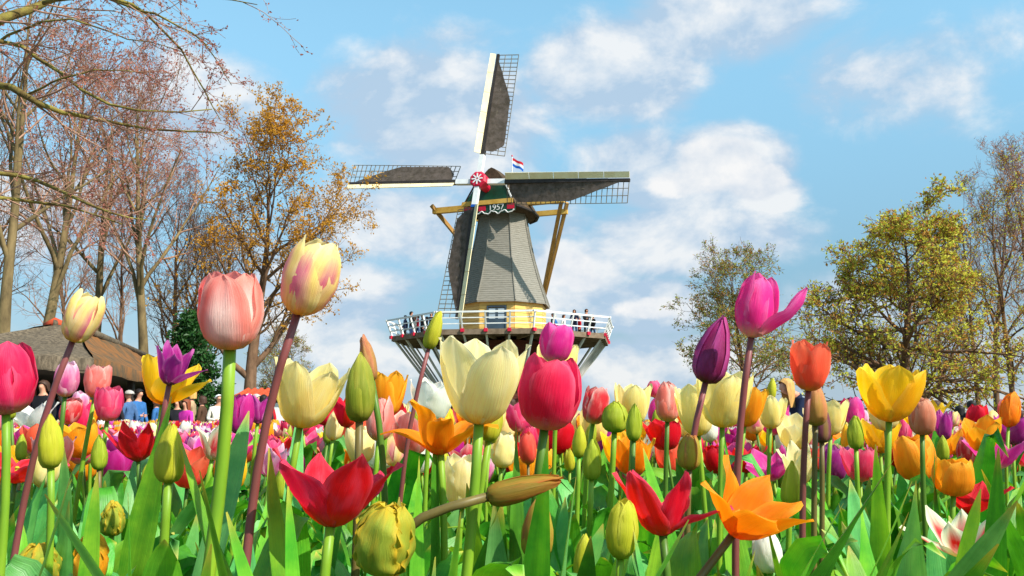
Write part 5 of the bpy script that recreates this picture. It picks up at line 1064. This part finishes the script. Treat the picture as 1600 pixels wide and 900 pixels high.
for k, (tx, ty, fx, fy, d, w) in enumerate(LEAVES):
    if hidden_by([(tx + (fx - tx) * q_, ty + (fy - ty) * q_) for q_ in (0, .2, .4, .6)], d): d = d + .25; w = w
    if hidden_by([(tx + (fx - tx) * q_, ty + (fy - ty) * q_) for q_ in (.2, .4, .6)], d): continue
    tip = P(tx, ty, d); foot = P(fx, fy, d); base = foot.copy(); kz_ = (tip[2] - BED_Z) / max(.02, tip[2] - foot[2]); base = tip + (foot - tip) * min(kz_, 2.2); base[2] = BED_Z; base[1] = tip[1] + rng.uniform(-.04, .08)
    best = min(PLANTS, key=lambda p: np.hypot(p[1][0] - base[0], (p[1][1] - base[1]) * .8))
    root = np.array([(best[1][0] + base[0]) / 2, (best[1][1] + base[1]) / 2, BED_Z + .0]) - best[1]
    face = nrm(np.array([rng.normal(0, .7), -1.0, .5])) if k % 3 else nrm(np.array([.9, -.6, .4]))
    leaf_obj(best[0], root * .6, tip - best[1], w * d / F * 1.05, face, M[('leaf', 'leaf_blue', 'leaf', 'leaf_deep')[k % 4]], 15, 7, bow=rng.uniform(-.02, .10), lift=.34, twist=rng.normal(0, .35), fold=.3, wpos=.5)

# --- leafy plants that fill the front, not yet in flower
nfill = 0; FILL = []
for k in range(1500):
    Yv = rng.uniform(.86, 1.7); px = rng.uniform(-60, 1660); x = GX(px, Yv)
    if nfill >= 90: break
    if any(np.hypot(p[1][0] - x, p[1][1] - Yv) < .05 for p in PLANTS): continue
    if hidden_by([(px, proj((x, Yv, CAM[2] - .09 * Yv - .02))[1] + q_) for q_ in (0, 40, 80)], Yv): continue
    t = thing('tulip_plant', (x, Yv, BED_Z), None, None, 'flowerless tulip plants in the front of the bed')
    PLANTS.append((t, np.array([x, Yv, BED_Z]), Yv)); nfill += 1; FILL.append(t)
    zt = CAM[2] - BED_Z - rng.uniform(.05, .10) * Yv - (.045 if Yv < .9 else .0)
    for j in range(4):
        a = j * 1.9 + rng.uniform(0, 6.28); sp = rng.uniform(.03, .13); h = zt * rng.uniform(.72, 1.0)
        ar = rng.uniform(.15, .6) if j % 2 else 0.0
        if ar: sp *= 1.7; h *= .86
        leaf_obj(t, (cos(a) * .004, sin(a) * .004, 0), (cos(a) * sp, sin(a) * sp, h), rng.uniform(.036, .060), arch=ar, face=(-cos(a), -sin(a), .25), mat=M[('leaf', 'leaf_blue', 'leaf_deep')[rng.integers(0, 3)]], nl=13, nw=7, bow=rng.uniform(0, .12), lift=.4, twist=rng.normal(0, .6), wpos=.5)

# --- the middle of the bed: single tulips, each its own plant
COL = [('rose', 'rose red'), ('red', 'red'), ('pale', 'pale yellow'), ('cream', 'cream'), ('yellow', 'yellow'), ('orange', 'orange'), ('amber', 'amber'), ('magenta', 'magenta'), ('roselight', 'pink'), ('pinkwhite', 'pink and white'), ('salmon', 'salmon'), ('white', 'white'), ('purple', 'purple'), ('violet', 'violet'), ('coral', 'coral'), ('redtip', 'pale-rimmed red'), ('creampink', 'pink and cream'), ('bud', 'green'), ('budyellow', 'yellow green')]
CW = np.array([9, 9, 6, 6, 6, 8, 6, 4, 6, 5, 4, 5, 5, 4, 4, 4, 3, 5, 5.0]); CW /= CW.sum()
FORM = {'cup': 'cup-shaped tulip', 'egg': 'egg-shaped tulip', 'open': 'open tulip', 'lily': 'pointed tulip', 'star': 'star-shaped tulip', 'bud': 'closed bud'}
used = set(); HX = np.array([(h[1], h[2]) for h in HEROES])
spots = []; tries = 0
NMID = 300 - len(HEROES)
def label_for(colr, form, px, py):
    dd = np.hypot((HX[:, 0] - px), (HX[:, 1] - py) * 1.3)
    for size in ('small', 'little'):
        for i in np.argsort(dd)[:14]:
            dx, dy = px - HX[i, 0], py - HX[i, 1]; rel = ('right of' if dx > 0 else 'left of') if abs(dx) > abs(dy) * 1.1 else ('below' if dy > 0 else 'above')
            how = 'close ' if dd[i] < 30 else 'just ' if dd[i] < 60 else ''
            for extra in ('', 'low ', 'half hidden '):
                if extra and size == 'small' and i != np.argsort(dd)[0]: continue
                lb = f"{extra}{size} {colr} {form} {how}{rel} {HEROES[i][0]}"
                if lb not in used and len(lb.split()) <= 16: used.add(lb); return lb
    lb = f"{size} {colr} {form} in the middle of the bed"; return lb
for t in FILL:
    px_, py_, _ = proj(np.array(t.location) + [0, 0, .38]); tag(t, label_for('leafy', 'tulip plant without a flower', px_, py_), 'plant')
while len(spots) < NMID and tries < 60000:
    tries += 1; Yv = math.sqrt(rng.uniform(1.35 ** 2, 2.75 ** 2)); px = rng.uniform(-25, 1625); x = GX(px, Yv)
    if any((s[0] - x) ** 2 + (s[1] - Yv) ** 2 < .078 ** 2 for s in spots): continue
    if any((p[1][0] - x) ** 2 + (p[1][1] - Yv) ** 2 < .06 ** 2 for p in PLANTS): continue
    spots.append((x, Yv))
for x, Yv in spots:
    ci = rng.choice(len(COL), p=CW); sc, cn = COL[ci]; isb = sc.startswith('bud')
    typ = 'bud' if isb else str(rng.choice(['cup', 'egg', 'open', 'open', 'lily', 'star'], p=[.26, .10, .26, .16, .12, .10])); Hf = rng.uniform(.046, .054) if isb else rng.uniform(.062, .08)
    ztop = CAM[2] + (rng.uniform(-.075, -.01) if rng.random() < .48 else rng.uniform(-.015, .055)) - max(0, 1.7 - Yv) * .05; ztop = min(ztop, CAM[2] - rng.uniform(.03, .07)) if 160 < proj((x, Yv, 1.1))[0] < 445 else ztop; tilt = rng.normal(0, 8); ax = axis_of(tilt, rng.normal(5, 6)); fb = np.array([x, Yv, ztop]) - ax * Hf
    gnd = np.array([x - ax[0] * .15 + rng.normal(0, .015), Yv + rng.normal(0, .015), BED_Z]); c = fb + ax * Hf / 2; px, py, _ = proj(c)
    dl = {'star': (14, 22, 18), 'open': (0, 6, 2), 'lily': (4, 10, 6)}.get(typ, (0, 3, 1))
    tulip('tulip_bud' if isb else 'tulip', label_for(cn, FORM[typ], px, py), typ, sc, fb, ax, Hf, gnd, rng.uniform(.92, 1.1), rng.uniform(0, 2.1), str(rng.choice(['stem_green', 'stem_dark', 'stem_olive'], p=[.55, .35, .1])), .0034, dl, hi=False, leaves=4, leaf_len=(.34, .50), leaf_w=(.034, .056), group='tulips in the middle of the bed', var=int(rng.integers(0, 4)), cat='tulip bud' if isb else 'tulip')

# --- the rest of the bed, far too many to count: one object
def far_template(kind, g):
    """flower + stem + leaves of unit height: verts, quads, part index (0 petal, 1 green), v along the petal"""
    V, Q, Pt, Vv = [], [], [], []; n = 0
    kv, kr, kh, hw, tp, ec = PROF[kind]
    for k in range(6 if kind not in ('bud',) else 3):
        dl = R(g.uniform(-4, 12) + (16 if kind == 'star' else 0)) if kind != 'bud' else 0; a0 = k * (pi / 3 if kind != 'bud' else 2 * pi / 3) + g.normal(0, .1)
        vv = np.array([0, .28, .62, 1.0]); rr = np.interp(vv, kv, kr) * (.93 if k % 2 else 1); hh = np.interp(vv, kv, kh); wa = np.array([.75, 1.0, .92, .10]) * R(62)
        G = []
        for r_, h_, w_ in zip(rr, hh, wa):
            for u in (-1, 0, 1):
                rad = r_ * (1 - .06 * abs(u)); z = h_; rad, z = rad + z * sin(dl) * .8, z * cos(dl) - rad * sin(dl) * .3
                G.append((cos(a0 + u * w_ * r_ / max(rad, .02)) * rad, sin(a0 + u * w_ * r_ / max(rad, .02)) * rad, z))
        V.append(np.array(G)); i = np.arange(12).reshape(4, 3) + n; Q.append(np.stack([i[:-1, :-1], i[:-1, 1:], i[1:, 1:], i[1:, :-1]], -1).reshape(-1, 4)); Pt.append(np.zeros(6, int)); Vv.append(np.repeat(vv, 3)); n += 12
    return np.vstack(V), np.vstack(Q), np.concatenate(Vv)
TPL = [(k, far_template(k, np.random.default_rng(100 + i))) for i, k in enumerate(['cup', 'egg', 'open', 'lily', 'star', 'cup', 'open', 'bud', 'bud'])]
VV, QQ, CC, MM, UVs = [], [], [], [], []; nvt = 0
gx_, gy_ = [], []
y = 2.7
while y < BED_FAR + .35:
    sp = .084 + .003 * y; half = y * .60 + .35
    xs_ = np.arange(-half, half, sp); xs_ = xs_ + rng.uniform(-.45, .45, len(xs_)) * sp; gx_.append(xs_); gy_.append(y + rng.uniform(-.5, .5, len(xs_)) * sp); y += sp
gx_, gy_ = np.concatenate(gx_), np.concatenate(gy_)
patch = rng.normal(0, 1, (14, 3))
for x, yv in zip(gx_, gy_):
    ci = rng.choice(len(COL), p=CW); sc = COL[ci][0]; isb = sc.startswith('bud')
    kind, (tv, tq, tvv) = TPL[rng.integers(7, 9)] if isb else TPL[rng.integers(0, 7)]
    Hf = rng.uniform(.045, .054) if isb else rng.uniform(.064, .084); far = smooth01((yv - 3) / 6)
    gz = bed_height(x, yv); top = CAM[2] + (rng.uniform(-.10, -.03) if rng.random() < .8 else rng.uniform(-.05, .0)) + .0 * far - (BED_Z - gz); a = rng.uniform(0, 6.28); tl = rng.normal(0, .16, 2)
    v = tv * Hf * rng.uniform(.88, 1.08); v = np.stack([v[:, 0] * cos(a) - v[:, 1] * sin(a) + v[:, 2] * tl[0], v[:, 0] * sin(a) + v[:, 1] * cos(a) + v[:, 2] * tl[1], v[:, 2]], 1) + np.array([x, yv, top - Hf])
    mn, ed, ba = (np.array(lin(PC[sc][i])) for i in (0, 1, 2)); w1 = smooth01((tvv - .0) / .35)[:, None]; w2 = smooth01((tvv - .7) / .4)[:, None] * .7
    c = (ba * (1 - w1) + mn * w1) * (1 - w2) + ed * w2; c = c * rng.uniform(.85, 1.05)
    VV.append(v); QQ.append(tq + nvt); CC.append(c); MM.append(np.zeros(len(tq), int)); UVs.append(np.zeros((len(v), 2))); nvt += len(v)
    st_ = np.array([[x + cos(b) * .0034 - tl[0] * .0 * zz, yv + sin(b) * .0034, zz] for zz in (gz + .1, top - Hf + .004) for b in (0, 2.09, 4.19)]); q = np.array([[0, 1, 4, 3], [1, 2, 5, 4], [2, 0, 3, 5]]) + nvt
    VV.append(st_); QQ.append(q); CC.append(np.tile(lin('#7f9f2c'), (6, 1))); MM.append(np.ones(3, int)); UVs.append(np.full((6, 2), .5)); nvt += 6
    for j in range(3 if yv < 7 else 2):
        b = rng.uniform(0, 6.28); ln = (top - gz) * rng.uniform(.62, .95); w = rng.uniform(.016, .028); o = rng.uniform(.03, .12); s_ = np.array([-sin(b), cos(b), 0]); d_ = np.array([cos(b), sin(b), 0])
        rows = []
        for tt, ww in ((.15, .7), (.5, 1), (.8, .6), (1, .03)):
            m_ = np.array([x, yv, gz + ln * tt]) + d_ * o * tt ** 1.8; rows += [m_ - s_ * w * ww, m_ - d_ * .25 * w, m_ + s_ * w * ww]
        i = np.arange(12).reshape(4, 3) + nvt; VV.append(np.array(rows)); QQ.append(np.stack([i[:-1, :-1], i[:-1, 1:], i[1:, 1:], i[1:, :-1]], -1).reshape(-1, 4)); CC.append(np.ones((12, 3))); MM.append(np.full(6, 2)); UVs.append(np.stack([np.tile([0, .5, 1], 4), np.repeat([.1, .4, .7, .9], 3)], 1)); nvt += 12
mb = MB(); mb.v = VV; mb.c = CC; mb.uv = UVs; mb.f = QQ; mb.fm = MM; mb.n = nvt
tag(mb.build('tulip_field', [M['petal_far'], M['stem_green'], M['leaf_far']], smooth=True, color=True), 'dense mixed tulips filling the far part of the bed', None, None, 'stuff')
print('heroes', len(HEROES), 'mid', len(spots), 'far', len(gx_))
